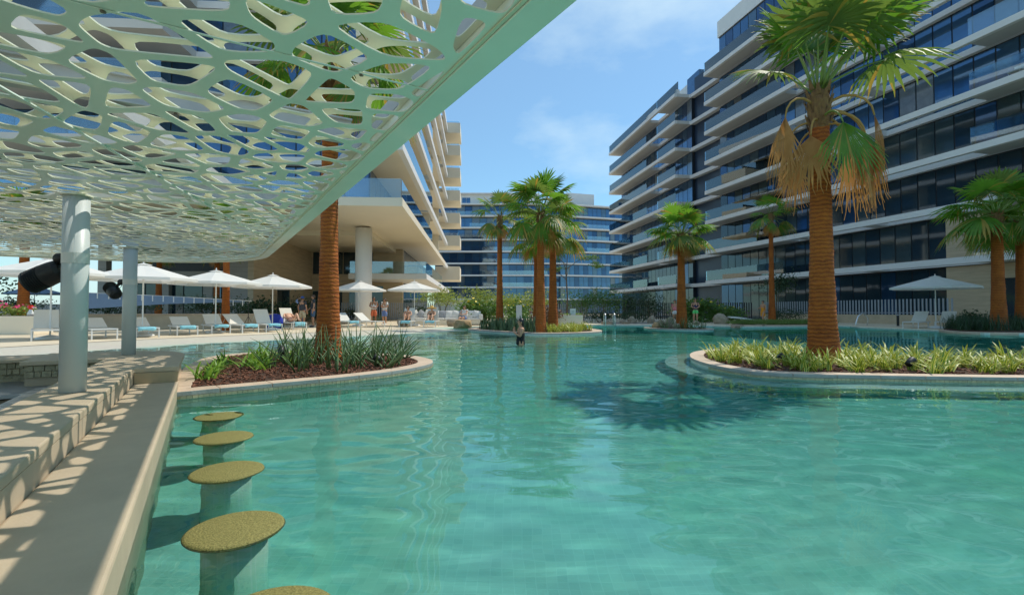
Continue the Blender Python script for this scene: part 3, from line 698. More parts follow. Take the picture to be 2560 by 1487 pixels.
panes(Dd, -9.15, -3.2, 4, 4.5, 6.9, y=25.03, m='pane2', plane='x'); panes(Dd, -9.15, -6.2, 2, .05, 2.9, y=25.03, m='pane2', plane='x'); panes(Dd, -5.6, -2.2, 2, .05, 3.4, y=25.03, m='pane2', plane='x')
MB().box(31.0, 33.6, -9.2, -9.16, .05, 2.9).build('side_window', M['pane2'], Dd)
MB().box(-5, 30.4, -4.3, 2.65, 3.75, 4.25).build('lower_canopy', M['white'], Dd, bevel=.02)
MB().box(26, 30.3, -4.2, 2.6, 4.27, 4.275).build('terrace_floor', M['trav'], Dd)
MB().box(30.25, 30.27, -4.2, 2.55, 4.28, 5.35).build('balustrade_pane', M['bal'], Dd); MB().box(10, 30.2, 2.55, 2.57, 4.28, 5.35).build('balustrade_pane', M['bal'], Dd)
MB().box(0, 24.4, -3, -.35, 0, 7.1).build('lower_core', M['frame'], Dd)
panes(Dd, 0, 24.4, 15, .05, 3.7, y=-.32, m='pane2'); panes(Dd, 0, 24.4, 15, 4.35, 7.0, y=-.32, m='pane2')
MB().box(33.5, 36, -19.5, -10.9, 0, 7.1).build('ground_floor_core', M['frame'], Dd)
panes(Dd, -19.4, -11, 6, .3, 3.0, y=36.03, m='pane2', plane='x')
MB().box(36.02, 36.5, -19.5, -10.9, 3.1, 3.9).build('header_beam', M['travg'], Dd)
for y in (-13.2, -16.4): MB().box(36.05, 36.5, y-.35, y+.35, 0, 3.1).build('wall_pier', M['travg'], Dd)
for y in (-21.5, -23.7): MB().box(35, 35.6, y-.3, y+.3, 0, 7.1).build('square_post', M['travg'], Dd)
MB().box(41.3, 42, -24, -11, 5.6, 6.5).build('header_beam', M['louver'], Dd)

# ================================================================== fences, low walls
def fence(label, p0, p1, n, z0, z1, w=.09, m='louver', base=None):
    p0 = Vector(p0); p1 = Vector(p1); d = p1-p0; L = d.length; a = math.atan2(d.y, d.x)
    t_ = thing('slat_fence', label, 'fence', (p0.x, p0.y, .1), a)
    me = MB().box(-w/2, w/2, -.02, .02, z0-.1, z1-.1).mesh('slat', M[m])
    for k in range(n): place('slat', me, t_, (L*(k+.5)/n, 0, 0), (0, 0, R(28)))
    MB().box(0, L, -.05, -.03, z0, z0+.06).build('bottom_rail', M[m], t_)
    if base: MB().box(0, L, -.15, .15, 0, z0-.11).build('base_wall', M[base], t_)
    return t_
fence('grey-blue slat fence on a low wall behind the lone white umbrella', (27.2, 30.6), (23.4, 46.2), 64, .75, 1.8, base='bar')
fence('dark slat fence behind the boulders below the far glass wing', (21.5, 44.5), (10.5, 47.5), 60, .2, 1.75, m='frame')
fence('grey slat fence behind the sofa under the lower canopy', (-16, 46.5), (-5.8, 47.2), 56, .15, 1.75, m='louver')
fence('far slat fence half hidden by shrubs behind the central island', (-5.0, 50), (10, 51), 70, .15, 1.7, m='louver')
t_ = thing('garden_wall', 'long low grey planter wall behind the row of loungers', 'wall', (-25, 22.0, .1), R(22))
MB().box(-4, 13.2, -.2, .2, 0, .72).build('wall_face', M['bar'], t_, bevel=.02); MB().box(-4.03, 13.23, -.23, .23, .72, .77).build('wall_cap', M['coping'], t_)
t_ = thing('sea_wall', 'dark low boundary wall under the far blue umbrella', 'wall', (-62, 52, .1), R(0))
MB().box(0, 33, -.2, .2, 0, 1.5).build('wall_face', M['travg'], t_); MB().box(-.03, 33.03, -.23, .23, 1.5, 1.58).build('wall_cap', M['copingside'], t_)

fb = random.Random(4)
def chair_on(th, x, y, z):
    c = MB(); c.box(x-.3, x+.3, y-.3, y+.3, z+.36, z+.42).box(x-.3, x+.3, y-.32, y-.27, z+.42, z+.8)
    for a in (-.27, .27):
        for b in (-.27, .27): c.box(x+a-.02, x+a+.02, y+b-.02, y+b+.02, z, z+.36)
    o = c.build('balcony_chair', M['whitep'])
    o.matrix_world = Matrix.Translation(th.location) @ Matrix.Rotation(th.rotation_euler.z, 4, 'Z')
    return o
names_ = ('first', 'second', 'third', 'fourth', 'fifth', 'sixth', 'seventh', 'eighth')
for i, (xx, f_) in enumerate(((25, 1), (27.2, 1), (30.5, 2), (24.3, 3), (28.8, 4), (31.5, 5), (5.5, 3), (4.2, 2))):
    setp(chair_on(A, xx, 1.25, lvA[f_]), 'small white chair on a %s-floor balcony of the near glass wing' % names_[f_], 'chair', 'balcony chairs of the near wing')
for i, (xx, f_) in enumerate(((12, 1), (18, 1), (15, 2), (21, 4))):
    setp(chair_on(B, xx, 1.3, lvA[f_]), 'small white chair on a %s-floor balcony of the far glass wing' % names_[f_], 'chair', 'balcony chairs of the far wing')
# ================================================================== palms
rp_ = random.Random(21)
def frond_mesh(seed, elev, pet=.9, blade=.95, nseg=26, spread=118, droop=.5, live=True, tipdead=.0, end=None):
    """one fan leaf: petiole leaving at elev degrees, pleated blade of free-tipped segments; outwards is +x, up is +z"""
    r = random.Random(seed); mb = MB(); e = R(elev)
    pts = []; p = Vector((0, 0, 0)); ang = e; n = 6
    for k in range(n+1):
        pts.append(p.copy())
        if end is None: ang -= R(droop*(9 if live else 16))*(k/n+.3)*.8
        else: ang = e+(R(end)-e)*min(1, ((k+.5)/n)**.8)
        p = p+Vector((math.cos(ang), 0, math.sin(ang)))*pet/n
    mb.tube(pts, [.022-.012*k/n for k in range(n+1)], 5, mi=1)
    o = pts[-1]; f = Vector((math.cos(ang), 0, math.sin(ang))); s = Vector((0, 1, 0)); u = s.cross(f)*-1
    if u.z < 0: u = -u
    st = (0, .3, .55, .75, .9, 1.0)
    for k in range(nseg):
        q = (k+.5)/nseg*2-1; th = R(spread)*q; L = blade*(1.0-.32*abs(q)**1.5)*r.uniform(.9, 1.06)
        d = (f*math.cos(th)+s*math.sin(th)).normalized(); lat = (s*math.cos(th)-f*math.sin(th)).normalized()
        half = math.tan(R(spread)/nseg)*1.02; V = []; g = droop*r.uniform(.8, 1.25)*(1.0+.5*abs(q)); cup = .16*abs(q)
        for t in st:
            c = o+d*(L*t)+u*(cup*L*t*(1-t)*1.2); c.z -= g*L*(t**2.4)*(.62 if live else .9)
            if t > .6: c = c+lat*r.gauss(0, .012)
            w = L*min(t, .68)*half if t <= .6 else L*.66*half*min(1, (1-t)/.36)
            w = max(w, .004)
            V += [c-lat*w, c-u*(w*.45), c+lat*w]
        mi = 2 if (tipdead and r.random() < tipdead) else 0
        m_ = len(st); base = len(mb.v); mb.v += [tuple(v) for v in V]
        for j in range(m_-1):
            for h in (0, 1):
                a = base+j*3+h; mb.f.append((a, a+3, a+4, a+1)); mb.m.append(mi if j < 3 else (2 if (tipdead and r.random() < tipdead*1.5) else mi))
    return mb.mesh('frond' if live else 'dry_frond', [M['frond2' if seed % 3 == 0 else 'frond'], M['petiole'], M['frondy']] if live else [M['dead'], M['petdead'], M['dead']], True)
FR = {}
for nm, el, dr in (('up', 78, .30), ('high', 55, .42), ('mid', 30, .55), ('low', 2, .75), ('hang', -38, .9)):
    FR[nm] = [frond_mesh(100+7*j+el, el, 1.0, 1.0, 26, 112+6*j, dr, True, .05 if el > 20 else .22) for j in range(3)]
FR['dead'] = [frond_mesh(300+j, 20, .6, .85, 22, 34+8*j, .12, False, end=-(80+3*j)) for j in range(3)]
FR['drop'] = [frond_mesh(330+j, 72, .72, .95, 22, 24+8*j, .10, False, end=-88) for j in range(2)]
FR['hang'] = [frond_mesh(350+j, 30, .8, 1.0, 26, 46+8*j, .15, True, .14, end=-(66+6*j)) for j in range(3)]
def trunk_mesh(h, r0, r1, flare=.5, seed=0, ring=.055, lean=0.0):
    r = random.Random(seed); n = 22; mb = MB(); m_ = int(h/ring*2); prof = []
    for k in range(m_+1):
        z = h*k/m_; rad = r1+(r0-r1)*max(0, 1-z/h)**1.2+flare*r0*math.exp(-z/(.30*h*.6+.12))
        prof.append((rad*(1.0+(.012 if k % 2 else -.012)+r.gauss(0, .010)), z))
    V = []
    for q, (rad, z) in enumerate(prof):
        ph = r.uniform(0, .3)
        for k in range(n):
            a = 2*math.pi*k/n; w = rad*(1+.02*math.sin(5*a+z*7)+r.gauss(0, .008))
            V.append((w*math.cos(a)+lean*z*z/h, w*math.sin(a), z+.012*math.sin(3*a+q)))
    F = [(i*n+k, i*n+(k+1) % n, (i+1)*n+(k+1) % n, (i+1)*n+k) for i in range(m_) for k in range(n)]+[tuple(range(m_*n, (m_+1)*n))]
    return MB().add(V, F).mesh('trunk', M['trunk'], True)
def boots_mesh(h, r1, seed):
    """old leaf bases under the crown"""
    r = random.Random(seed); mb = MB()
    mb.lathe([(r1*1.02, 0), (r1*1.2, h*.3), (r1*1.25, h*.7), (r1*.7, h)], 14)
    for k in range(34):
        a = k*2.4; z = h*(k/34); rr_ = r1*1.15; d = Vector((math.cos(a), math.sin(a), 0)); l = Vector((-d.y, d.x, 0))
        b = d*rr_+Vector((0, 0, z)); e = d*(rr_+.05+.03*r.random())+Vector((0, 0, z+.16+.05*r.random()))
        mb.add([b-l*.05, b+l*.05, e+l*.022, e-l*.022, b*1.0+Vector((0, 0, .05))-d*.03], [(0, 1, 2, 3), (3, 2, 4)])
    return mb.mesh('leaf_boots', M['boot'], False)
def palm(label, x, y, z0, h, r0, r1, sc, mix, seed, boots=.5, lean=0.0, flare=.45, group='fan palms round the pool'):
    r = random.Random(seed); t_ = thing('palm_tree', label, 'palm', (x, y, z0), r.uniform(0, 6.3), group)
    place('trunk', trunk_mesh(h, r0, r1, flare, seed, lean=lean), t_)
    place('leaf_boots', boots_mesh(boots, r1, seed), t_, (lean*h, 0, h-.05))
    az = r.uniform(0, 6.3)
    for nm, cnt in mix.items():
        for k in range(cnt):
            az += 2.39996+r.gauss(0, .25); q = sc*r.uniform(.86, 1.12)
            zz = h+boots*{'up': .95, 'high': .9, 'mid': .8, 'low': .65, 'hang': .5, 'dead': .35, 'drop': .75}[nm]
            place('dry_frond' if nm in ('dead', 'drop') else 'frond', r.choice(FR[nm]), t_, (lean*h+.6*r1*math.cos(az), .6*r1*math.sin(az), zz), (r.gauss(0, .09), r.gauss(0, .09), az), q)
    return t_
FULL = dict(up=3, high=7, mid=9, low=7, hang=3, dead=3)
palm('tall palm growing from the planter island beside the bar, crown above the canopy', -3.63, 9.85, .02, 5.4, .165, .148, .95, dict(up=3, high=6, mid=8, low=6, hang=3, dead=10, drop=4), 1, boots=.8, flare=.75)
big = palm('tall palm on the variegated island with hanging brown fronds', 5.83, 9.35, .02, 4.5, .21, .165, 1.12, dict(up=8, high=2), 2, boots=.75, flare=.45)
for k, (az, zz, q, nm) in enumerate(((R(262), 4.62, 1.15, 'hang'), (R(195), 4.85, 1.35, 'drop'), (R(225), 4.6, 1.2, 'dead'), (R(335), 4.85, 1.5, 'drop'), (R(352), 4.8, 1.6, 'dead'), (R(318), 4.7, 1.5, 'dead'), (R(20), 4.7, 1.5, 'dead'), (R(100), 4.5, 1.2, 'dead'), (R(170), 4.6, 1.1, 'dead'), (R(300), 4.5, 1.05, 'dead'), (R(2), 5.3, 1.35, 'high'), (R(25), 5.3, 1.2, 'high'), (R(-35), 5.25, 1.2, 'high'), (R(250), 5.25, 1.05, 'high'), (R(-8), 5.3, 1.15, 'mid'))):
    place('frond' if nm in ('hang', 'mid', 'high') else 'dry_frond', FR[nm][k % len(FR[nm])], big, (.1*math.cos(az-big.rotation_euler.z), .1*math.sin(az-big.rotation_euler.z), zz-.02), (0, 0, az-big.rotation_euler.z), q)
palm('leftmost slim palm of the central island cluster with a narrow crown', -.65, 26.3, .02, 5.2, .17, .12, .78, dict(up=3, high=3, mid=3, low=4, hang=2, dead=3), 3, boots=.9)
palm('front palm of the central island cluster with the fullest crown', 1.25, 21.7, .02, 4.8, .19, .135, 1.02, dict(up=4, high=8, mid=8, low=5, hang=2, dead=1), 4, boots=.55)
palm('right-hand palm of the central island cluster with drooping dry fronds', 2.0, 24.3, .02, 4.55, .20, .15, .98, dict(up=2, high=5, mid=6, low=5, hang=3, dead=5), 5, boots=.5)
palm('rear palm of the central island cluster, mostly hidden by the front trunk', 1.35, 27.4, .02, 4.4, .17, .13, .9, dict(up=2, high=4, mid=5, low=4, dead=4), 6, boots=.8)
palm('palm standing on the small low island among boulders', 9.2, 27.0, .02, 4.7, .24, .17, 1.0, dict(up=4, high=8, mid=9, low=7, hang=2, dead=6), 7, boots=.5)
palm('slim palm by the strolling woman in orange, crown sparse and lopsided', 18.8, 36.0, .1, 7.0, .19, .14, .95, dict(up=1, high=3, mid=4, low=3, hang=3, dead=5), 8, boots=1.0)
palm('shaded palm in the grassy planter beside the two loungers', 22.0, 22.5, .1, 4.9, .25, .20, 1.2, dict(up=4, high=8, mid=9, low=7, hang=4), 9, boots=.5)
palm('shaded palm behind the planter against the stone wall', 25.1, 24.5, .1, 4.9, .23, .17, 1.2, dict(up=3, high=7, mid=8, low=6, hang=4), 10, boots=.5)
palm('palm with bright orange trunk behind the third left umbrella', -13.4, 23.3, .1, 4.6, .15, .13, .9, FULL, 11)
palm('dim palm under the building behind the second left umbrella', -23.3, 32.8, .3, 4.4, .18, .15, .9, FULL, 12)
palm('palm trunk beside the pink flower planter at the left', -21.6, 22.0, .1, 4.6, .20, .16, .9, FULL, 13)
palm('second dim palm close behind the orange-trunked palm', -19.6, 33.0, .3, 4.4, .18, .15, .9, FULL, 14)

# ================================================================== low plants
def blade(mb, base, az, L, w, tilt, curve, uv, n=5, fold=.25, flatw=False, tw=0.0):
    d = Vector((math.cos(az), math.sin(az), 0)); l = Vector((-d.y, d.x, 0)); p = Vector(base); a = tilt; b0 = len(mb.v)
    for k in range(n+1):
        t = k/n; ww = w*(1-t)**.6*(.55+.45*min(1, t*5)) if not flatw else w*(1-t**3)
        tang = d*math.sin(a)+Vector((0, 0, 1))*math.cos(a); nn = d*math.cos(a)-Vector((0, 0, 1))*math.sin(a)
        for q, (s_, h) in enumerate(((-1, 0), (0, -fold), (1, 0))):
            mb.v.append(tuple(p+l*(s_*ww)-nn*(h*ww)*-1)); uv.append((q/2, t))
        p = p+tang*(L/n); a += curve/n
    for k in range(n):
        for q in (0, 1): i = b0+k*3+q; mb.f.append((i, i+1, i+4, i+3)); mb.m.append(0)
def clump(seed, n, L, w, tilt, curve, m, name='leaves', spread=.05, rods=False, fold=.25, nseg=5):
    r = random.Random(seed); mb = MB(); uv = []
    for k in range(n):
        az = r.uniform(0, 6.283); b = (r.gauss(0, spread), r.gauss(0, spread), 0); t = abs(r.gauss(tilt, tilt*.45)); l = r.uniform(*L)
        if rods:
            d = Vector((math.cos(az), math.sin(az), 0)); p = Vector(b); a = t; P = []
            for q in range(5):
                P.append(p.copy()); p = p+(d*math.sin(a)+Vector((0, 0, 1))*math.cos(a))*l/4; a += r.uniform(*curve)/4
            mb.tube(P, [w*(.85, 1, .9, .65, .08)[q] for q in range(5)], 6)
        else: blade(mb, b, az, l, w*r.uniform(.75, 1.2), t, r.uniform(*curve), uv, nseg, fold)
    return mb.mesh(name, M[m], True, uv if not rods else None)
RODS = [clump(400+k, 7+k, (.28, .85), .011, .40+.05*k, (-.15, .7), 'rod', rods=True, spread=.05) for k in range(5)]
STRAP = [clump(420+k, 22, (.22, .42), .02, .5, (.6, 1.6), 'strap') for k in range(3)]
VAR = [clump(440+k, 22, (.25, .50), .024, .5, (.5, 1.6), 'varieg', spread=.06) for k in range(5)]
SANS = [clump(460+k, 16, (.35, .7), .028, .22, (-.1, .35), 'sans', spread=.10, fold=.4) for k in range(4)]
VARC = [clump(480+k, 26, (.30, .55), .026, .42, (.3, 1.1), 'varieg', spread=.10) for k in range(3)]
TUFT = [clump(500+k, 40, (.10, .26), .008, .4, (.2, 1.0), 'grass', spread=.16, nseg=3) for k in range(3)]
GRS = [clump(520+k, 26, (.4, .85), .012, .3, (.1, .8), 'leafd', spread=.12, nseg=4) for k in range(3)]
pr = random.Random(77)
def plant(name, label, cat, group, me, x, y, z, s=1.0):
    o = place(name, me, None, (x, y, z), (pr.gauss(0, .05), pr.gauss(0, .05), pr.uniform(0, 6.28)), s*pr.uniform(.85, 1.15))
    return setp(o, label, cat, group)
def scatter(P, n, mind, cond=None, ins=.42, tries=6000):
    J = offset(P, ins); xs_ = [p.x for p in J]; ys_ = [p.y for p in J]; out = []
    for _ in range(tries):
        x = pr.uniform(min(xs_), max(xs_)); y = pr.uniform(min(ys_), max(ys_))
        if inside(x, y, J) and (cond is None or cond(x, y)) and all((x-a)**2+(y-b)**2 > mind*mind for a, b in out): out.append((x, y))
        if len(out) >= n: break
    return out
notpalm = lambda cx, cy, r_: (lambda x, y: (x-cx)**2+(y-cy)**2 > r_*r_)
c1 = notpalm(-3.74, 9.85, .42)
for x, y in scatter(OUT_L, 36, .30, lambda x, y: c1(x, y) and x > -3.9+.2*(y-7)*-1 and .62*x+y > 5.85):
    wh = 'at the rounded tip of the bar island' if x > -2.5 else ('round the foot of the bar island palm' if (x+3.74)**2+(y-9.85)**2 < 1.1 else 'in the mulch between kerb and palm')
    plant('spear_plant', 'grey-green plant of stiff pencil-like leaves '+wh, 'plant', 'spear-leaved plants '+wh, pr.choice(RODS), x, y, .06, 1.0)
for x, y in ((-4.32, 7.05), (-4.55, 7.6), (-4.85, 8.2), (-4.5, 8.6), (-5.2, 9.0), (-4.7, 9.4), (-5.0, 10.1), (-4.2, 10.3), (-4.4, 9.9), (-3.3, 10.7), (-5.4, 10.7), (-3.9, 9.0), (-4.1, 8.2)):
    plant('strap_leaf_plant', 'bright green strap-leaved clump at the bar end of the island', 'plant', 'strap-leaved clumps beside the bar', pr.choice(STRAP), x, y, .06, 1.15)
c2 = notpalm(5.83, 9.35, .4)
for x, y in scatter(OUT_R, 84, .33, lambda x, y: c2(x, y) and x < 10.5, ins=.40):
    wh = 'near the tip of the long island' if x < 4.9 else ('close to the palm trunk on the long island' if c2(x, y) and (x-5.83)**2+(y-9.35)**2 < 1.2 else ('along the kerb of the long island' if y < 8.1 else 'in the middle of the long island'))
    plant('variegated_plant', 'yellow and green striped grassy clump '+wh, 'plant', 'variegated clumps '+wh, pr.choice(VAR), x, y, .055, 1.0)
for x, y in scatter(OUT_C, 60, .34, lambda x, y: y < 26.5 and x < 1.4 and c2(x, y), ins=.6):
    plant('blade_plant', 'dark upright blade-leaved plant in the central palm island', 'plant', 'blade-leaved plants on the central island', pr.choice(SANS), x, y, .06, 1.05)
for x, y in scatter(OUT_C, 30, .38, lambda x, y: y < 26.0 and x >= 1.2 and (x-2)**2+(y-24.3)**2 > .2, ins=.6):
    plant('variegated_plant', 'pale striped leafy clump on the right side of the central palm island', 'plant', 'pale clumps on the central island', pr.choice(VARC), x, y, .06, 1.0)
for x, y in scatter(OUT_S, 12, .45, lambda x, y: y < 27.2, ins=.4):
    plant('spear_plant', 'thin spiky plant among boulders on the small island', 'plant', 'spiky plants on the small island', pr.choice(RODS), x, y, .06, 1.0)
# black garden spots in the beds
def garden_spot(label, x, y, z, tilt, az):
    t_ = thing('garden_spotlight', label, 'spotlight', (x, y, z), az)
    MB().tube([(0, 0, 0), (0, 0, .09)], .014, 8).build('spike', M['black'], t_)
    b_ = MB().lathe([(.03, -.07), (.05, -.06), (.055, .0), (.062, .07), (.058, .085), (.045, .08)], 20).build('lamp_head', M['black'], t_, loc=(0, 0, .14), rot=(0, tilt, 0), smooth=True)
    MB().lathe([(.05, .075), (.02, .08)], 16).build('lens', M['lens'], b_)
garden_spot('black garden spotlight among the spear leaves near the island tip', -2.35, 8.75, .06, R(60), R(200))
garden_spot('black garden spotlight standing high among spear leaves left of the palm', -4.05, 8.75, .2, R(40), R(120))
garden_spot('black garden spotlight left of the palm among yellow clumps', 4.83, 8.9, .06, R(50), R(160))
garden_spot('black garden spotlight right of the palm among yellow clumps', 6.5, 8.15, .06, R(60), R(20))

# shrubs and small trees
def leaf_cloud(seed, n, rx, ry, rz, leaf, m, cz=0.0, clumps=14, flower=None, nf=0, lw=.45):
    r = random.Random(seed); mb = MB(); C_ = []
    for _ in range(clumps):
        u = Vector((r.gauss(0, 1), r.gauss(0, 1), r.gauss(0, 1))).normalized()*r.uniform(.35, .9); C_.append(Vector((u.x*rx, u.y*ry, u.z*rz)))
    for k in range(n+nf):
        c = r.choice(C_); p = c+Vector((r.gauss(0, .28)*rx, r.gauss(0, .28)*ry, r.gauss(0, .26)*rz))
        if p.z < -rz: p.z = -rz+r.random()*.2*rz
        fl = k >= n
        if fl: p = Vector((p.x, p.y, abs(p.z)*.6+rz*.45))
        d = Vector((r.gauss(0, 1), r.gauss(0, 1), r.gauss(.25, .7))).normalized(); l = d.orthogonal().normalized(); l = (Matrix.Rotation(r.uniform(0, 6.3), 3, d) @ l)
        s = leaf*r.uniform(.6, 1.3)*(.9 if fl else 1); w = s*(lw if not fl else .6)
        mb.add([p-d*s*.5, p+l*w*.5, p+d*s*.5, p-l*w*.5], [(0, 1, 2, 3)], 1 if fl else 0)
    return [(x, y, z+cz) for x, y, z in mb.v], mb
def shrub(name, label, cat, x, y, z, rx, ry, rz, m, n, leaf, seed, lift=0.0, group=None, flower=None, nf=0, stems=4, lw=.45, clumps=16):
    r = random.Random(seed); t_ = thing(name, label, cat, (x, y, z), 0, group)
    v, mb = leaf_cloud(seed, n, rx, ry, rz, leaf, m, lift+rz, flower=flower, nf=nf, lw=lw, clumps=clumps); mb.v = v
    o = mb.build('foliage', [M[m], M[flower or m]], t_)
    sb = MB()
    for k in range(stems):
        a = r.uniform(0, 6.3); q = r.uniform(.2, .55)
        sb.tube([(.05*math.cos(a), .05*math.sin(a), -.05), (q*.4*rx*math.cos(a), q*.4*ry*math.sin(a), (lift+rz)*.6), (q*rx*math.cos(a), q*ry*math.sin(a), lift+rz*1.2)], [.03, .022, .01], 5)
    sb.build('stem', M['stem'], t_)
    return t_
G1 = 'shrubs along the far side of the pool'
SH_ = [ # label, x, y, rx, ry, rz, mat, n, leaf, lift, flower, nf
 ('rounded canna bush with yellow flowers behind the leftmost island palm', -2.0, 33, 1.6, 1.0, .85, 'leafm', 900, .30, .05, 'flowery', 26),
 ('yellow-flowered canna clump between the white pillar and the island palms', .6, 35, .9, .8, .8, 'leafm', 420, .28, .05, 'flowery', 16),
 ('airy light green frangipani above the far fence, nearest the left building', -5.9, 42, 2.0, 1.2, .8, 'leafl', 520, .26, 1.2, None, 0),
 ('second airy light green tree above the far fence left of the canna bush', -3.0, 43.5, 1.7, 1.2, .8, 'leafl', 480, .26, 1.3, None, 0),
 ('light green shrub tree behind the yellow canna bush', -.3, 45, 2.0, 1.2, .9, 'leafl', 560, .25, 1.0, None, 0),
 ('light green shrub tree behind the white pillar', 2.4, 46, 1.5, 1.0, .9, 'leafl', 420, .25, 1.1, None, 0),
 ('green shrub tree just right of the island palm trunks', 6.2, 44, 1.9, 1.2, 1.0, 'leafm', 640, .22, .9, None, 0),
 ('dense green shrub tree left of the pool ladder', 8.3, 45, 1.8, 1.2, 1.15, 'leafm', 700, .22, .8, None, 0),
 ('green shrub against the corner of the dark glass wing', 10.4, 46, 1.4, 1.1, 1.0, 'leafd', 520, .22, .5, None, 0),
 ('low dark hedge behind the pool ladder', 6.8, 38, 2.2, .8, .45, 'leafd', 700, .16, .0, None, 0),
 ('large dark conical shrub beside the far glass wing', 11.6, 42, 1.6, 1.3, 1.35, 'leafd', 1100, .16, .1, None, 0),
 ('dark low bush under the conical shrub', 9.6, 40, 1.6, 1.0, .5, 'leafd', 500, .16, .0, None, 0),
 ('yellow-flowered canna bed behind the man in green shorts', 14.6, 38.5, 1.9, .9, .85, 'leafm', 1000, .30, .05, 'flowery', 34),
 ('second yellow-flowered canna bed behind the curved sunbed', 17.3, 40, 1.5, .9, .65, 'leafm', 650, .28, .05, 'flowery', 14),
 ('dark rounded bush under the slim palm', 20.7, 37.6, 1.5, 1.0, .65, 'leafd', 650, .15, .0, None, 0),
 ('small dark frangipani tree behind the slim palm', 21.8, 41, 1.3, 1.1, .9, 'leafd', 420, .24, 2.3, None, 0),
 ('feathery reddish ornamental grass behind the central island', 2.2, 33, 1.0, .7, .55, 'leafred', 700, .22, .0, None, 0),
 ('soft green ornamental grass behind the white pillar', .4, 31.2, .8, .6, .42, 'leafm', 500, .2, .0, None, 0),
 ('dark shrub at the foot of the round white column', -11.5, 39, 1.6, .9, .6, 'leafd', 700, .16, .0, None, 0),
 ('dark shrub beneath the lower canopy behind the sofa', -7.6, 41, 1.4, .9, .6, 'leafd', 600, .18, .0, None, 0),
 ('big dark shrub behind the three men in grey shirts', -14.3, 34, 1.9, .9, .95, 'leafd', 1000, .18, .0, None, 0),
 ('dark shrub with drooping fronds behind the fourth left umbrella', -16.3, 32, 1.2, .9, .8, 'leafd', 650, .26, .1, None, 0),
 ('dark hedge length above the grey planter wall, left end', -24.5, 23.4, 2.4, .8, .5, 'leafd', 900, .15, .7, None, 0),
 ('dark hedge length above the grey planter wall, middle', -20.3, 25.2, 2.4, .8, .5, 'leafd', 900, .15, .7, None, 0),
 ('dark hedge length above the grey planter wall, right end', -16.3, 26.9, 2.2, .8, .5, 'leafd', 900, .15, .7, None, 0),
 ('bare-branched frangipani with few leaves at the left edge', -24.5, 23, 1.2, 1.0, .8, 'leafd', 90, .25, 1.2, None, 0),
 ('dark spiky shrub by the stone wall beyond the two loungers', 25.0, 27.2, .9, .6, .45, 'leafd', 320, .2, .0, None, 0),
]
for k, (lab, x, y, rx, ry, rz, m, n, leaf, lift, fl, nf) in enumerate(SH_):
    shrub('shrub' if lift < .9 else 'small_tree', lab, 'shrub' if lift < .9 else 'tree', x, y, .08, rx, ry, rz, m, int(n*2.6), leaf*.8, 900+k, lift, G1, fl, nf)
# a thin feathery tree behind the central island
t_ = thing('small_tree', 'thin-trunked tree with flat feathery bright green branches behind the palms', 'tree', (4.4, 40, .08))
MB().tube([(0, 0, 0), (.05, 0, 2), (-.05, 0, 4), (.1, 0, 5.6)], [.07, .06, .05, .02], 7).build('trunk', M['stem'], t_)
tb = MB()
for (a, zz, l) in ((0, 5.2, 2.0), (2.6, 5.5, 1.8), (4.2, 5.0, 1.5), (1.2, 4.6, 1.4), (3.4, 4.3, 1.8)): tb.tube([(0, 0, zz-.9), (l*.5*math.cos(a), l*.5*math.sin(a), zz-.2), (l*math.cos(a), l*math.sin(a), zz)], [.03, .02, .008], 5)
tb.build('branch', M['stem'], t_)
for k, (x, z, rx) in enumerate(((1.7, 5.2, 1.0), (-1.5, 5.4, .9), (.3, 5.7, 1.0), (-1.0, 4.3, .8), (2.3, 4.6, .7))):
    v, mb = leaf_cloud(980+k, 420, rx, .8, .22, .14, 'leafm', clumps=10); mb.v = [(a+x, b, c+z) for a, b, c in v]; mb.build('foliage', [M['leafm'], M['leafm']], t_)
# grass banks and planter at the right
def bed(name, label, pts, z, m, n, tufts, sc=1.0):
    P_ = resample(catmull(V2(pts), 6), .3); c = sum(P_, Vector((0, 0)))/len(P_)
    t_ = thing(name, label, 'planting bed', (c.x, c.y, 0)); Q_ = [p-c for p in P_]
    MB().prism(Q_, -.3, z-.04).build('kerb', M['coping'], t_, bevel=.02); MB().prism(offset(Q_, .18), -.2, z).build('soil_bed', M['soil'], t_)
    mb = MB(); J = offset(Q_, .2); xs_ = [p.x for p in J]; ys_ = [p.y for p in J]; k = 0; src = [(list(me.vertices), [tuple(p.vertices) for p in me.polygons]) for me in tufts]
    while k < n:
        x = pr.uniform(min(xs_), max(xs_)); y = pr.uniform(min(ys_), max(ys_))
        if not inside(x, y, J): continue
        vs, fs = pr.choice(src); a = pr.uniform(0, 6.3); s = sc*pr.uniform(.7, 1.3); ca, sa = math.cos(a)*s, math.sin(a)*s
        mb.add([(x+v.co.x*ca-v.co.y*sa, y+v.co.x*sa+v.co.y*ca, z+v.co.z*s) for v in vs], fs); k += 1
    o = mb.build('grass_tufts', M[m], t_); o['kind'] = 'stuff'
    return t_
bed('grass_bank', 'low grassy bank along the pool edge below the curved sunbed', [(13.9, 30.2), (15.9, 30.15), (18.5, 30.9), (20.4, 31.6), (20.2, 33.2), (17, 34), (14.4, 33)], .2, 'grass', 300, TUFT, 1.3)
bed('corner_planter', 'shaded planter of dark spiky grass round the right-hand palms', [(19.7, 22.2), (20.1, 21.1), (21.4, 20.75), (24, 20.4), (26, 21), (26, 24.5), (23, 25.4), (20.9, 24.4)], .16, 'leafd', 150, GRS, .9)
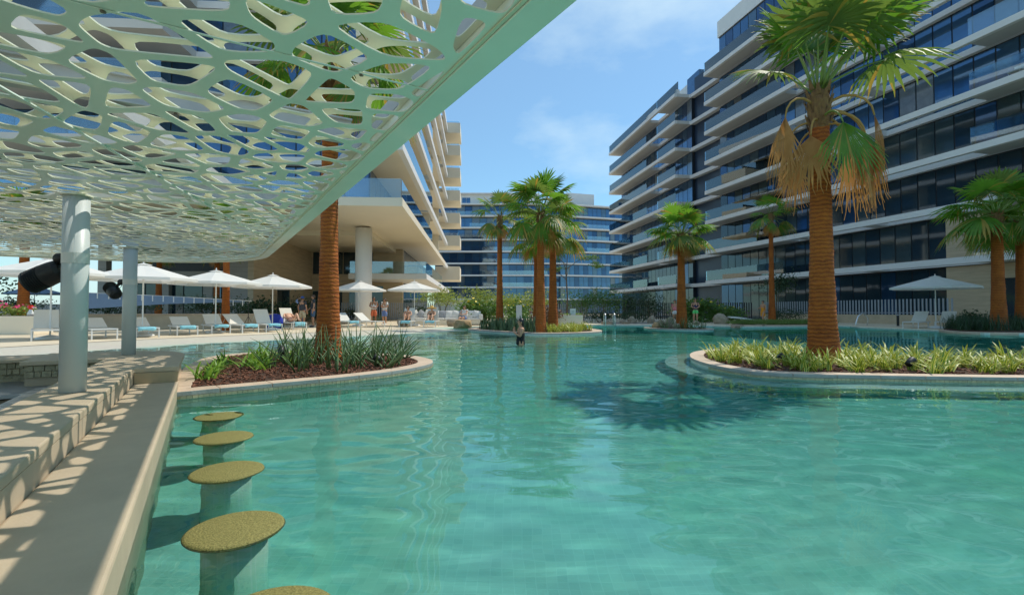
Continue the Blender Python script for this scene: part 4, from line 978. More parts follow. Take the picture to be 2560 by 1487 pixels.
# ================================================================== furniture
fr = random.Random(5)
def rotm(a): return Matrix.Rotation(a, 3, 'Z')
def lounger(label, x, y, head, back=50, group='sun loungers along the beach edge', towel=None, seatlen=1.2):
    """foot end at (x, y); head = direction (radians) from the foot towards the head"""
    t_ = thing('sun_lounger', label, 'sun lounger', (x, y, .1), head, group)
    W_ = .33; L_ = 1.95; H_ = .33
    for sx, sy in ((.03, -1), (.03, 1), (1.55, -1), (1.55, 1)): MB().box(sx-.02, sx+.02, sy*W_-.02, sy*W_+.02, 0, H_-.025).build('leg', M['whitep'], t_)
    for sy in (-1, 1): MB().box(0, L_, sy*W_-.02, sy*W_+.02, H_-.025, H_+.02).build('side_rail', M['whitep'], t_, bevel=.006)
    MB().box(0, .04, -W_+.021, W_-.021, H_-.024, H_+.019).build('end_rail', M['whitep'], t_)
    MB().box(.05, seatlen, -W_+.022, W_-.022, H_-.005, H_+.012).build('seat_sling', M['sling'], t_)
    a = R(back); c, s_ = math.cos(a), math.sin(a); l = .82; V = []
    for d, n in ((0, 0), (l, 0), (l, .02), (0, .02)): V.append((seatlen+.01+d*c-n*s_, H_+.022+d*s_+n*c))
    MB().add([(q[0], y_, q[1]) for y_ in (-W_+.022, W_-.022) for q in V], [(0, 1, 2, 3), (7, 6, 5, 4), (0, 4, 5, 1), (1, 5, 6, 2), (2, 6, 7, 3), (3, 7, 4, 0)]).build('backrest', M['sling'], t_)
    for sy in (-1, 1): MB().tube([(seatlen+.55*c, sy*(W_-.05), H_+.55*s_), (seatlen+.78, sy*(W_-.05), H_-.01)], .009, 5).build('back_prop', M['whitep'], t_)
    if towel:
        tw = MB(); n = 10; V = []; dr_ = fr.uniform(.10, .19); sk_ = fr.uniform(.3, .6); of_ = fr.uniform(-.06, .06)
        for k in range(n+1):
            for j in range(7):
                u = k/n; y_ = -W_+.05+(2*W_-.1)*j/6
                if u < .62: p = (sk_-u/.62*(sk_+.02), y_*.92+of_*.4, H_+.028+.004*math.sin(j*2+k))
                else: p = (-.024-.008*math.sin(j*1.7), y_*.92+of_*.4, H_+.024-(u-.62)/.38*(dr_+.02*math.sin(j*1.3)))
                V.append(p)
        tw.add(V, [(k*7+j, k*7+j+1, (k+1)*7+j+1, (k+1)*7+j) for k in range(n) for j in range(6)])
        o = tw.build('beach_towel', M['towel'], None, smooth=True, loc=(x, y, .1), rot=(0, 0, head)); sd = o.modifiers.new('thick', 'SOLIDIFY'); sd.thickness = .008; sd.offset = 1
        setp(o, towel, 'towel', 'aqua towels on the loungers')
    return t_
hd = math.atan2(.67, -.74)
LOUNG = [(-14.46, 15.47, 'white sun lounger in front of the pink flower planter', None, 52), (-13.33, 16.32, 'white sun lounger behind the large bar column', None, 32), (-12.62, 17.27, 'white sun lounger seen just right of the small bar column', 1, 32),
 (-12.3, 18.9, 'white sun lounger under the third left umbrella, flatter back', 1, 30), (-11.79, 20.21, 'white sun lounger beside the orange-trunked palm', 1, 32), (-10.97, 20.93, 'white sun lounger between the third and fourth left umbrellas', 1, 34),
 (-10.34, 21.69, 'white sun lounger with steep back beside the blue bag', 1, 52), (-10.45, 24.6, 'white sun lounger with a sunbathing man', 1, 48), (-8.59, 27.16, 'white sun lounger half hidden by the island palm trunk', 1, 34), (-7.3, 27.6, 'empty sun lounger in front of the two standing men', None, 34)]
tl = ['aqua towel hanging off the lounger just right of the small bar column', 'aqua towel on the lounger under the third left umbrella', 'aqua towel on the lounger beside the orange-trunked palm', 'aqua towel on the lounger between third and fourth umbrellas',
      'aqua towel on the lounger beside the blue bag', 'aqua towel at the feet of the sunbathing man', 'aqua towel on the lounger by the island palm trunk']
k_ = 0
for x, y, lab, tw, bk in LOUNG:
    lounger(lab, x, y, hd+fr.gauss(0, .07), bk+fr.gauss(0, 4), towel=tl[k_] if tw else None); k_ += 1 if tw else 0
lounger('white sun lounger of the woman in a turquoise bikini', -5.95, 27.7, R(92), 62, towel='aqua towel under the woman in a turquoise bikini')
lounger('white sun lounger of the woman in the straw hat', -4.6, 27.8, R(92), 70, towel='aqua towel under the woman in the straw hat')
lounger('white sun lounger left of the lone umbrella pole on the shaded deck', 20.95, 26.2, R(35), 40, 'pair of loungers under the lone umbrella')
lounger('white sun lounger behind the spiky grass planter', 22.75, 26.3, R(40), 40, 'pair of loungers under the lone umbrella')

def umbrella(label, x, y, wid, apex, rim, m='fab', group='white pool umbrellas', tilt=0, col='whitep'):
    t_ = thing('pool_umbrella', label, 'umbrella', (x, y, .1), R(22.5)+fr.uniform(-.1, .1), group); r = wid/2; n = 8; mb = MB()
    a_ = apex-.1; z0 = rim-.1
    ring = [(r*math.cos(2*math.pi*k/n), r*math.sin(2*math.pi*k/n)) for k in range(n)]
    V = [(0, 0, a_)]
    for fq, sag in ((.45, .02), (.8, .035), (1.0, 0)):
        for k in range(n):
            V.append((ring[k][0]*fq, ring[k][1]*fq, a_+(z0-a_)*fq)); b = ring[(k+1) % n]; V.append(((ring[k][0]+b[0])/2*fq, (ring[k][1]+b[1])/2*fq, a_+(z0-a_)*fq-sag))
    for k in range(n):
        b = ring[(k+1) % n]; V.append((ring[k][0]*1.0, ring[k][1]*1.0, z0-.09)); V.append(((ring[k][0]+b[0])/2, (ring[k][1]+b[1])/2, z0-.09))
    N_ = 2*n; F = [(0, 1+k, 1+(k+1) % N_) for k in range(N_)]
    for q in range(3): F += [(1+q*N_+k, 1+(q+1)*N_+k, 1+(q+1)*N_+(k+1) % N_, 1+q*N_+(k+1) % N_) for k in range(N_)]
    mb.add(V, F).build('canopy', M[m], t_)
    cp = MB(); cr = .28; cp.add([(0, 0, a_+.03)]+[(cr*math.cos(2*math.pi*k/n), cr*math.sin(2*math.pi*k/n), a_+.03+(z0-a_)*.13) for k in range(n)], [(0, 1+k, 1+(k+1) % n) for k in range(n)]); cp.build('vent_cap', M[m], t_)
    MB().lathe([(.012, a_+.02), (.03, a_+.06), (.008, a_+.12)], 10).build('finial', M[col], t_)
    MB().tube([(0, 0, .06), (0, 0, a_+.02)], .025, 12).build('pole', M[col], t_)
    for k in range(n): MB().tube([(0, 0, a_-.04), (ring[k][0]*.97, ring[k][1]*.97, z0-.02)], .009, 5).build('rib', M[col], t_)
    for k in range(n): MB().tube([(0, 0, a_-.55), (ring[k][0]*.5, ring[k][1]*.5, a_+(z0-a_)*.5-.02)], .007, 5).build('strut', M[col], t_)
    MB().lathe([(.38, 0), (.36, .06), (.2, .10), (.05, .14)], 24).build('base', M['whitep'], t_, smooth=True)
UM = 'white pool umbrellas along the beach'
umbrella('white octagonal umbrella beside the pink flower planter, partly behind the large spotlight', -15.2, 16.4, 3.5, 2.78, 2.25, group=UM)
umbrella('white octagonal umbrella between the bar columns and the third umbrella', -13.5, 18.2, 3.5, 2.75, 2.2, group=UM)
umbrella('white octagonal umbrella in front of the orange-trunked palm', -12.5, 21.0, 3.5, 2.72, 2.2, group=UM)
umbrella('white octagonal umbrella in front of the beige side wall, above the blue bag', -11.5, 23.9, 3.5, 2.75, 2.2, group=UM)
umbrella('white octagonal umbrella in front of the round white column', -9.4, 30.5, 3.3, 2.85, 2.3, group=UM)
umbrella('white octagonal umbrella above the woman in the straw hat', -6.0, 30.6, 3.3, 2.8, 2.3, group=UM)
umbrella('single white umbrella on the shaded deck at the right', 22.3, 26.2, 4.0, 2.85, 2.25, group='single umbrella')
umbrella('faded blue umbrella beyond the sea wall', -38.4, 40, 4.0, 3.0, 2.4, m='fabblue', group='blue umbrella', col='louver')

# sofa corner
t_ = thing('outdoor_sofa', 'long low white outdoor sofa behind the sunbathing women', 'sofa', (-6.6, 31.4, .1), R(3))
MB().box(0, 4.6, 0, .85, .05, .32).build('base', M['cream'], t_, bevel=.03)
for k in range(4): MB().box(.05+k*1.13, 1.14+k*1.13, -.02, .72, .325, .46).build('seat_cushion', M['cush'], t_, bevel=.04)
MB().box(0, 4.6, .72, .92, .325, .75).build('backrest', M['cush'], t_, bevel=.05); MB().box(4.5, 4.75, 0, .9, .325, .7).build('armrest', M['cush'], t_, bevel=.05)
pil = MB(); n = 6; V = []
for s_ in (1, -1):
    for i in range(n+1):
        for j in range(n+1):
            u, v = i/n*2-1, j/n*2-1; V.append((u*.24, s_*.09*((1-u*u)*(1-v*v))**.5, v*.24))
PIL = [pil.add(V, [(i*(n+1)+j+q*(n+1)**2, (i+1)*(n+1)+j+q*(n+1)**2, (i+1)*(n+1)+j+1+q*(n+1)**2, i*(n+1)+j+1+q*(n+1)**2) for q in (0, 1) for i in range(n) for j in range(n)]).mesh('throw_pillow', M['cush'], True)]
PIL.append(PIL[0].copy()); PIL[1].materials.clear(); PIL[1].materials.append(M['cushg'])
for k in range(10):
    o = place('throw_pillow', PIL[k % 3 == 1], None, (-6.25+k*.44, 31.9+.02*k, .1+.70), (R(-18), fr.gauss(0, .25), R(3)+fr.gauss(0, .15)))
    setp(o, 'grey patterned throw pillow leaning on the white sofa' if k % 3 == 1 else 'plain white throw pillow leaning on the white sofa', 'pillow', 'grey pillows on the sofa' if k % 3 == 1 else 'white pillows on the sofa')
for x, y, lab in ((-6.55, 29.9, 'round stone drum table left of the bikini woman'), (-3.55, 29.6, 'round stone drum table between the hat woman and the boulder')):
    o = MB().lathe([(.26, 0), (.34, .2), (.33, .36), (.27, .42), (.05, .425)], 20).build('drum_table', M['rockp'], None, smooth=True, loc=(x, y, .1)); setp(o, lab, 'side table')
t_ = thing('low_table', 'low white square table between the sunbathers', 'table', (-5.3, 28.9, .1)); MB().box(-.25, .25, -.25, .25, .34, .37).build('table_top', M['whitep'], t_)
for sx in (-.22, .22):
    for sy in (-.22, .22): MB().box(sx-.015, sx+.015, sy-.015, sy+.015, 0, .34).build('leg', M['whitep'], t_)

# rocks
def rock(label, x, y, z, sx, sy, sz, m, seed, flat=False):
    if seed > 1: sx, sy, sz = sx*.6, sy*.6, sz*.50
    r = random.Random(seed); bm = bmesh.new(); bmesh.ops.create_icosphere(bm, subdivisions=4, radius=1)
    off = Vector((r.uniform(0, 50), r.uniform(0, 50), r.uniform(0, 50)))
    for v in bm.verts:
        p = v.co.copy(); d = .30*noise.noise(p*1.1+off)+.16*noise.noise(p*2.6+off)+.08*noise.noise(p*6+off)+.04*noise.noise(p*13+off)
        p *= 1+d
        if flat: p.z = max(-.6, min(.55+.12*noise.noise(Vector((p.x*3, p.y*3, 0))+off), p.z))
        p.z = max(p.z, -.55); v.co = Vector((p.x*sx, p.y*sy, (p.z+.5)*sz))
    me = bpy.data.meshes.new('boulder'); bm.to_mesh(me); bm.free(); me.materials.append(M[m]); me.polygons.foreach_set('use_smooth', [True]*len(me.polygons))
    return setp(place('boulder', me, None, (x, y, z), (0, 0, r.uniform(0, 6))), label, 'boulder', 'boulders round the pool')
ROCKS = [('broad flat golden sandstone boulder in front of the sofa', -2.75, 28.2, .05, .72, .5, .42, 'rock', 1, True), ('small golden boulder behind the leftmost island palm', -.9, 28.0, .05, .5, .4, .5, 'rock', 2, False), ('pale rounded boulder beside the leftmost island palm trunk', -.05, 27.3, .05, .4, .35, .62, 'rockp', 3, False),
 ('long flat reddish boulder on the right of the central island', 3.1, 26.0, .05, 1.25, .7, .5, 'rock', 4, True),
 ('tan boulder lying at the water edge right of the ladder', 6.6, 34.5, .05, .8, .5, .42, 'rockd', 5, True), ('low brown boulder next to the gravel, right of the ladder', 8.0, 35, .05, .6, .5, .35, 'rockd', 6, True),
 ('round pale boulder at the left end of the gravel bed', 8.9, 37, .05, .55, .5, .72, 'rockp', 7, False), ('smaller round boulder leaning on the pale one at the gravel bed', 8.2, 36.8, .05, .4, .4, .45, 'rockp', 8, False), ('tall egg-shaped pale boulder alone on the gravel bed', 10.2, 36.4, .05, .42, .4, .82, 'rockp', 9, False),
 ('warm tan boulder left on the small palm island', 8.0, 27.6, .06, .38, .35, .42, 'rock', 10, False), ('grey boulder stacked behind the tan one on the small palm island', 8.4, 28.2, .06, .4, .35, .6, 'rockp', 11, False), ('large pale boulder right behind the island palm trunk', 8.85, 28.0, .06, .45, .4, .85, 'rockp', 12, False), ('mottled boulder at the foot of the small island palm', 8.75, 26.5, .06, .36, .3, .4, 'rockp', 13, False),
 ('big round pale boulder beside the curved sunbed', 14.6, 34.8, .05, .85, .7, .95, 'rockp', 14, False), ('flat layered brown boulder overhanging the pool', 13.6, 30.1, -.1, 1.15, .6, .55, 'rockd', 15, True), ('second flat brown boulder joined to the overhanging one', 14.9, 30.4, -.05, .9, .5, .5, 'rockd', 16, True),
 ('small pale boulder right of the small palm island', 12.4, 33.6, .05, .42, .35, .42, 'rockp', 17, False), ('small pale boulder at the end of the grassy bank', 20.0, 32.4, .12, .35, .3, .4, 'rockp', 18, False)]
for q in ROCKS: rock(*q)
struct(sheet('gravel_bed', [(6.8, 35.4), (12.0, 35.0), (12.4, 38.5), (7.2, 38.8)], None, .106, M['gravel']))

# pool ladder, spout rail, signs, planters
t_ = thing('pool_ladder', 'pair of curved stainless ladder rails at the far pool edge', 'pool ladder', (6.35, 32.4, 0))
for s_ in (-.3, .3):
    P_ = [(s_, -.25, -.5), (s_, -.25, .55)]+[(s_, -.25+.3*(1-math.cos(R(a))), .55+.3*math.sin(R(a))) for a in range(20, 181, 20)]+[(s_, .35, .1)]
    MB().tube(P_, .032, 10).build('handrail', M['rail'], t_, smooth=True)
for z in (-.2, -.45): MB().box(-.3, .3, -.3, -.2, z-.015, z+.015).build('tread', M['steel'], t_)
t_ = thing('grab_rail', 'single curved stainless grab rail beside the long island palm', 'grab rail', (21.1, 30.6, 0), R(20))
MB().tube([(0, 0, -.3), (.05, 0, .3), (.25, 0, .68), (.6, 0, .85), (.9, 0, .75)], .036, 10).build('handrail', M['rail'], t_, smooth=True)
MB().tube([(1.9, .6, .1), (2.0, .6, .5), (1.75, .6, .8), (1.4, .6, .85)], .036, 10).build('handrail', M['rail'], t_, smooth=True)
o = MB().box(-.17, .17, -.12, .12, 0, 1.25).build('stone_pillar', M['whitep'], None, bevel=.012, loc=(.42, 29.9, .1)); setp(o, 'plain white upright pillar behind the bather', 'pillar')
t_ = thing('raised_planter', 'cream rendered planter box behind the flat reddish boulder', 'planter', (3.2, 33.8, .1))
MB().box(-1.0, 1.55, -.5, .5, 0, .62).build('box', M['cream'], t_, bevel=.02); MB().box(-.95, 1.5, -.45, .45, .60, .63).build('soil_bed', M['soil'], t_)
for k in range(14):
    plant('low_foliage', 'small bright foliage tuft in the cream planter box', 'plant', 'foliage in the cream planter', pr.choice(STRAP), 2.4+k*.17, 33.75+pr.uniform(-.3, .3), .72, .7)
t_ = thing('notice_board', 'small white notice board standing in the cream planter', 'sign', (4.1, 33.5, .72)); MB().box(-.19, .19, -.015, .015, .0, .44).build('board', M['whitep'], t_, bevel=.004)
for k in range(4): MB().box(-.10, .10, -.019, -.016, .15+.045*k, .165+.045*k).build('text_line', M['cushg'], t_)
t_ = thing('bollard_light', 'short black bollard light in front of the slat fence', 'bollard', (23.4, 30.2, .1)); MB().lathe([(.07, 0), (.07, .72), (.05, .76)], 16).build('post', M['black'], t_); MB().lathe([(.075, .64), (.075, .70)], 16).build('lamp_ring', M['lens'], t_)
t_ = thing('curved_sunbed', 'white wave-shaped sunbed lying on the grassy bank', 'sunbed', (16.6, 34.0, .2), R(-8))
V = [];
for k in range(17):
    u = k/16; zz = .28+.16*math.cos(u*math.pi*1.15+.2); 
    for y_ in (-.35, .35): V += [(-1.7+3.4*u, y_, zz), (-1.7+3.4*u, y_, zz-.11)]
MB().add(V, [(4*k, 4*k+4, 4*k+6, 4*k+2) for k in range(16)]+[(4*k+1, 4*k+3, 4*k+7, 4*k+5) for k in range(16)]+[(4*k, 4*k+1, 4*k+5, 4*k+4) for k in range(16)]+[(4*k+2, 4*k+6, 4*k+7, 4*k+3) for k in range(16)]+[(0, 2, 3, 1), (64, 65, 67, 66)]).build('shell', M['whitep'], t_, smooth=False)
MB().box(-1.2, -1.05, -.25, .25, -.15, .3).build('foot', M['black'], t_)
for dx in (-.4, .9): MB().box(dx-.08, dx+.08, -.25, .25, -.15, .1).build('foot', M['whitep'], t_)
t_ = thing('flower_planter', 'cream planter box overflowing with pink flowers at the left', 'planter', (-21.4, 19.5, .1), R(8))
MB().box(-2.2, 2.75, -.5, .5, 0, .72).build('box', M['cream'], t_, bevel=.02); MB().box(-2.15, 2.7, -.45, .45, .70, .73).build('soil_bed', M['soil'], t_)
for k in range(7):
    v, mb = leaf_cloud(700+k, 240, .48, .4, .30, .13, 'leafm', clumps=8, nf=34); mb.v = [(a-1.9+k*.66, b, c+.98+.12*math.sin(k*2)) for a, b, c in v]
    mb.build('flowering_foliage', [M['leafl'], M['flowerp']], t_)
t_ = thing('spray_bottle', 'white spray bottle with a red head on the flower planter', 'bottle', (-18.95, 19.6, .83))
MB().lathe([(.11, 0), (.11, .1), (.06, .2), (.04, .26)], 16).build('bottle', M['whitep'], t_, smooth=True); MB().box(-.06, .06, -.04, .04, .26, .42).build('spray_head', M['red'], t_, bevel=.01); MB().box(.06, .2, -.02, .02, .3, .34).build('nozzle', M['cush'], t_)
# tied awning strip on a tripod
t_ = thing('tied_awning', 'grey-blue cloth strip tied with white ribbons to a thin line behind the loungers', 'awning', (-19.6, 22.6, .1), R(24))
MB().add([(0, 0, 1.75), (6.6, 0, 1.42), (6.6, 0, 1.38), (0, 0, 1.0), (3.3, -.05, 1.62), (3.3, -.05, 1.25)], [(0, 3, 5, 4), (4, 5, 2, 1)]).build('cloth', M['fabblue'], t_)
MB().tube([(0, 0, 1.76), (3.3, -.04, 1.63), (6.9, 0, 1.42)], .012, 5).build('line', M['whitep'], t_)
for k in range(16):
    u = k/15; MB().box(.2+6.3*u-.02, .2+6.3*u+.02, -.05, -.035, 1.75-.33*u-.24, 1.75-.33*u+.03).build('ribbon', M['whitep'], t_)
t_ = thing('tripod_stand', 'black tripod stand holding the end of the tied awning', 'tripod', (-13.4, 25.3, .1)); MB().tube([(0, 0, .4), (0, 0, 1.4)], .016, 8).build('pole', M['black'], t_)
for a in (0, 2.1, 4.2): MB().tube([(0, 0, .65), (.35*math.cos(a), .35*math.sin(a), 0)], .012, 6).build('leg', M['black'], t_)
o = MB().lathe([(.3, 0), (.42, .1), (.40, .5), (.25, .72), (.05, .78)], 18).build('duffel_bag', M['bluebag'], None, smooth=True, loc=(-11.9, 25.0, .1)); o.scale = (1, .7, 1); setp(o, 'bulky royal blue bag standing behind the steep-backed lounger', 'bag')

# ================================================================== people
def skinned(name, verts, edges, rad, m, parent, sub=2):
    me = bpy.data.meshes.new(name); me.from_pydata([tuple(v) for v in verts], edges, []); me.materials.append(m)
    o = place(name, me, parent); md = o.modifiers.new('skin', 'SKIN'); md.use_smooth_shade = True
    for i, r_ in enumerate(rad):
        q = me.skin_vertices[0].data[i]; q.radius = r_ if hasattr(r_, '__len__') else (r_, r_); q.use_root = (i == 0)
    s_ = o.modifiers.new('sub', 'SUBSURF'); s_.levels = sub; s_.render_levels = sub
    return o
def person(label, x, y, z, face, J=None, skin='skin', hair='hair', wear=(), H=1.76, longhair=False, group=None, hat=None):
    """figure facing local -y; J overrides joints (local metres for a 1.76 m body)"""
    k = H/1.76; t_ = thing('person', label, 'person', (x, y, z), face, group)
    j = dict(pel=(0, 0, .95), bel=(0, 0, 1.10), che=(0, .01, 1.30), nek=(0, .015, 1.47), chn=(0, -.028, 1.548), skl=(0, .005, 1.63), crn=(0, .01, 1.70), nos=(0, -.105, 1.605))
    for s_, n in ((1, 'L'), (-1, 'R')):
        j.update({'sh'+n: (s_*.175, .015, 1.42), 'el'+n: (s_*.23, .02, 1.15), 'wr'+n: (s_*.24, -.04, .92), 'hd'+n: (s_*.24, -.055, .84), 'hp'+n: (s_*.09, 0, .90), 'kn'+n: (s_*.10, -.01, .50), 'an'+n: (s_*.10, .02, .09), 'to'+n: (s_*.115, -.15, .03)})
    j.update(J or {})
    V = {n: Vector(p)*k for n, p in j.items()}
    names = ['pel', 'bel', 'che', 'nek', 'chn', 'skl', 'crn', 'nos']; rad = {'pel': (.155, .115), 'bel': (.14, .105), 'che': (.165, .115), 'nek': .047, 'chn': .060, 'skl': .092, 'crn': .062, 'nos': .016}
    E = [('pel', 'bel'), ('bel', 'che'), ('che', 'nek'), ('nek', 'chn'), ('chn', 'skl'), ('skl', 'crn'), ('skl', 'nos')]
    for n in 'LR':
        names += [q+n for q in ('sh', 'el', 'wr', 'hd', 'hp', 'kn', 'an', 'to')]
        rad.update({'sh'+n: .062, 'el'+n: .043, 'wr'+n: .030, 'hd'+n: (.038, .02), 'hp'+n: .092, 'kn'+n: .062, 'an'+n: .04, 'to'+n: .03})
        E += [('che', 'sh'+n), ('sh'+n, 'el'+n), ('el'+n, 'wr'+n), ('wr'+n, 'hd'+n), ('pel', 'hp'+n), ('hp'+n, 'kn'+n), ('kn'+n, 'an'+n), ('an'+n, 'to'+n)]
        d = (V['hd'+n]-V['wr'+n]).normalized(); l = d.orthogonal().normalized(); u = d.cross(l)
        for f_, (a, ln) in enumerate(((-.032, .065), (-.011, .075), (.011, .072), (.032, .055), (.05, .035))):
            p = V['hd'+n]+l*a*k+d*(.03*k if f_ < 4 else -.02*k); q = p+d*ln*k*.6+u*.012*k; w = p+d*ln*k+u*.03*k
            for s2, v in (('a', p), ('b', q), ('c', w)): V[f'f{f_}{s2}{n}'] = v; names.append(f'f{f_}{s2}{n}'); rad[f'f{f_}{s2}{n}'] = .0095 if s2 != 'c' else .007
            E += [('hd'+n, f'f{f_}a{n}'), (f'f{f_}a{n}', f'f{f_}b{n}'), (f'f{f_}b{n}', f'f{f_}c{n}')]
    ix = {n: i for i, n in enumerate(names)}
    sc = lambda r_: tuple(q*k for q in r_) if hasattr(r_, '__len__') else r_*k
    recv(skinned('body', [V[n] for n in names], [(ix[a], ix[b]) for a, b in E], [sc(rad[n]) for n in names], M[skin], t_))
    def lerp(a, b, u): return V[a].lerp(V[b], u)
    def garment(name, m, nodes, edges, sub=1): skinned(name, [q[0] for q in nodes], edges, [sc(q[1]) for q in nodes], M[m], t_, sub)
    for kind, m in wear:
        if kind in ('tee', 'tank', 'longsleeve'):
            nd = [(lerp('pel', 'bel', -.15), (.185, .155)), (lerp('pel', 'bel', .5), (.19, .16)), (V['che'], (.195, .155)), (lerp('che', 'nek', .6), (.115, .10))]; ed = [(0, 1), (1, 2), (2, 3)]
            u = {'tee': .62, 'tank': .08, 'longsleeve': 1.0}[kind]
            for n in 'LR':
                b = len(nd); nd += [(V['sh'+n], .080), (lerp('sh'+n, 'el'+n, u), .066)]; ed += [(2, b), (b, b+1)]
                if kind == 'longsleeve': nd.append((lerp('el'+n, 'wr'+n, .9), .045)); ed.append((b+1, b+2))
            garment('shirt', m, nd, ed)
        elif kind in ('shorts', 'trousers', 'briefs', 'longshorts'):
            nd = [(lerp('pel', 'bel', .35), (.175, .14)), (V['pel'], (.19, .155))]; ed = [(0, 1)]; u = {'shorts': .6, 'longshorts': .98, 'briefs': .22, 'trousers': 1}[kind]
            for n in 'LR':
                b = len(nd); nd += [(V['hp'+n], .118), (lerp('hp'+n, 'kn'+n, u), .105 if kind != 'trousers' else .075)]; ed += [(1, b), (b, b+1)]
                if kind == 'trousers': nd.append((lerp('kn'+n, 'an'+n, .95), .058)); ed.append((b+1, b+2))
            garment('shorts' if kind != 'trousers' else 'trousers', m, nd, ed)
        elif kind == 'swimsuit':
            garment('swimsuit', m, [(V['pel']+(V['pel']-V['bel']).normalized()*.10*k, (.150, .145)), (V['pel'], (.19, .165)), (V['bel'], (.160, .135)), (lerp('bel', 'che', .75), (.182, .148)), (lerp('bel', 'che', 1.08), (.165, .13))], [(0, 1), (1, 2), (2, 3), (3, 4)])
        elif kind == 'top':
            garment('bikini_top', m, [(lerp('bel', 'che', .72), (.165, .125)), (lerp('bel', 'che', 1.05), (.17, .128))], [(0, 1)])
        elif kind == 'dress':
            nd = [(V['che'], (.18, .135)), (V['bel'], (.165, .13)), (V['pel'], (.19, .145)), (lerp('hpL', 'knR', .6), (.21, .15)), (lerp('knL', 'knR', .5)+Vector((0, 0, -.02)), (.22, .16))]
            garment('dress', m, nd, [(0, 1), (1, 2), (2, 3), (3, 4)])
        elif kind == 'shoes':
            for n in 'LR': garment('shoe', m, [(V['an'+n]+Vector((0, .03, -.03))*k, .05), (lerp('an'+n, 'to'+n, .6), .045), (V['to'+n]+Vector((0, -.02, .01))*k, .04)], [(0, 1), (1, 2)])
        elif kind == 'cap':
            c = V['skl']; up = (V['crn']-V['chn']).normalized(); q = up.to_track_quat('Z', 'Y').to_matrix().to_4x4(); q.translation = c
            MB().lathe([(.103*k, .01*k), (.104*k, .05*k), (.085*k, .10*k), (.03*k, .125*k)], 16, M=q).build('cap', M[m], t_, smooth=True)
        elif kind == 'hat':
            c = V['skl']; up = (V['crn']-V['chn']).normalized(); q = up.to_track_quat('Z', 'Y').to_matrix().to_4x4(); q.translation = c
            MB().lathe([(.30*k, -.02*k), (.28*k, .035*k), (.11*k, .06*k), (.10*k, .14*k), (.05*k, .165*k)], 24, M=q).build('sun_hat', M[m], t_, smooth=True)
    # hair, eyes, ears
    up = (V['crn']-V['chn']).normalized(); fw = (V['nos']-V['skl']); fw = (fw-up*fw.dot(up)).normalized(); sd = up.cross(fw)
    hb = MB(); n = 12; hv = []
    for a in range(9):
        ph = math.pi*.62*a/8
        for b in range(n):
            q = 2*math.pi*b/n; front = max(0, math.cos(q)); p2 = ph*(1-.42*front)
            hv.append(V['skl']+Vector((0, 0, 0))+(up*math.cos(p2)*1.13+(fw*math.cos(q)+sd*math.sin(q))*math.sin(p2))*.104*k-fw*.008*k)
    hb.add(hv, [(a*n+b, a*n+(b+1) % n, (a+1)*n+(b+1) % n, (a+1)*n+b) for a in range(8) for b in range(n)]); hb.build('hair', M[hair], t_, smooth=True)
    for s_ in (-1, 1):
        e = V['skl']+fw*.088*k+sd*s_*.033*k-up*.012*k; bm = MB(); bm.lathe([(.004, -.008), (.011, -.004), (.011, .004), (.004, .008)], 8); bm.v = [tuple(Vector(v)*k+e) for v in bm.v]; bm.build('eye', M['hair'], t_)
        e = V['skl']+sd*s_*.094*k-up*.03*k-fw*.01*k; bm = MB(); bm.lathe([(.008, -.03), (.018, -.01), (.02, .012), (.008, .03)], 8); bm.v = [tuple(Vector(v)*k+e) for v in bm.v]; bm.build('ear', M[skin], t_, smooth=True)
    if longhair:
        b = V['skl']-fw*.06*k
        skinned('long_hair', [b+up*.03*k, b-fw*.03*k-up*.08*k, b-fw*.055*k-up*.2*k, b-fw*.06*k-up*.34*k], [(0, 1), (1, 2), (2, 3)], [(.08*k, .06*k), (.065*k, .04*k), (.045*k, .028*k), (.02*k, .015*k)], M[hair], t_)
    return t_
# facing: angle so that local -y points where the person looks
def look(dx, dy): return math.atan2(dy, dx)+math.pi/2
ARMH = dict(elR=(-.20, -.04, 1.17), wrR=(-.09, -.19, 1.30), hdR=(-.04, -.20, 1.37), elL=(.20, -.04, 1.17), wrL=(.09, -.21, 1.28), hdL=(.03, -.22, 1.35))
person('woman with long dark hair in a black swimsuit wading in the pool, hands raised', .26, 15.1, DEPTH, look(-1, -.15), ARMH, 'skin', 'hair', (('swimsuit', 'blacks'),), 1.68, True)
person('man in charcoal t-shirt and denim shorts standing beside the palm trunk', -11.15, 27.9, .1, look(-.9, -.5), dict(elR=(-.24, -.02, 1.16), wrR=(-.20, -.16, .98), hdR=(-.18, -.22, .93)), 'skin', 'hairb', (('tee', 'charcoal'), ('longshorts', 'denim'), ('shoes', 'charcoal')), 1.84)
person('man in blue cap, grey t-shirt and khaki shorts seen from behind', -11.45, 27.2, .1, look(.1, 1), {}, 'skin', 'hairb', (('tee', 'charcoal'), ('longshorts', 'khaki'), ('cap', 'cap'), ('shoes', 'whitec')), 1.72)
person('man in pale blue shirt shading his eyes with a raised arm', -12.9, 30.6, .1, look(-.2, -1), dict(elR=(-.40, -.05, 1.50), wrR=(-.20, -.14, 1.68), hdR=(-.10, -.15, 1.70)), 'skin', 'hair', (('longsleeve', 'lightblue'), ('trousers', 'greytr'), ('shoes', 'navyt')), 1.72)
person('man in white tank top and coral shorts with folded hands', -9.05, 32.6, .1, look(.25, -1), dict(elR=(-.25, .0, 1.17), wrR=(-.10, -.16, 1.08), hdR=(-.02, -.18, 1.08), elL=(.25, .0, 1.17), wrL=(.10, -.16, 1.08), hdL=(.02, -.19, 1.06)), 'skinb', 'hair', (('tank', 'whitec'), ('longshorts', 'coral')), 1.84)
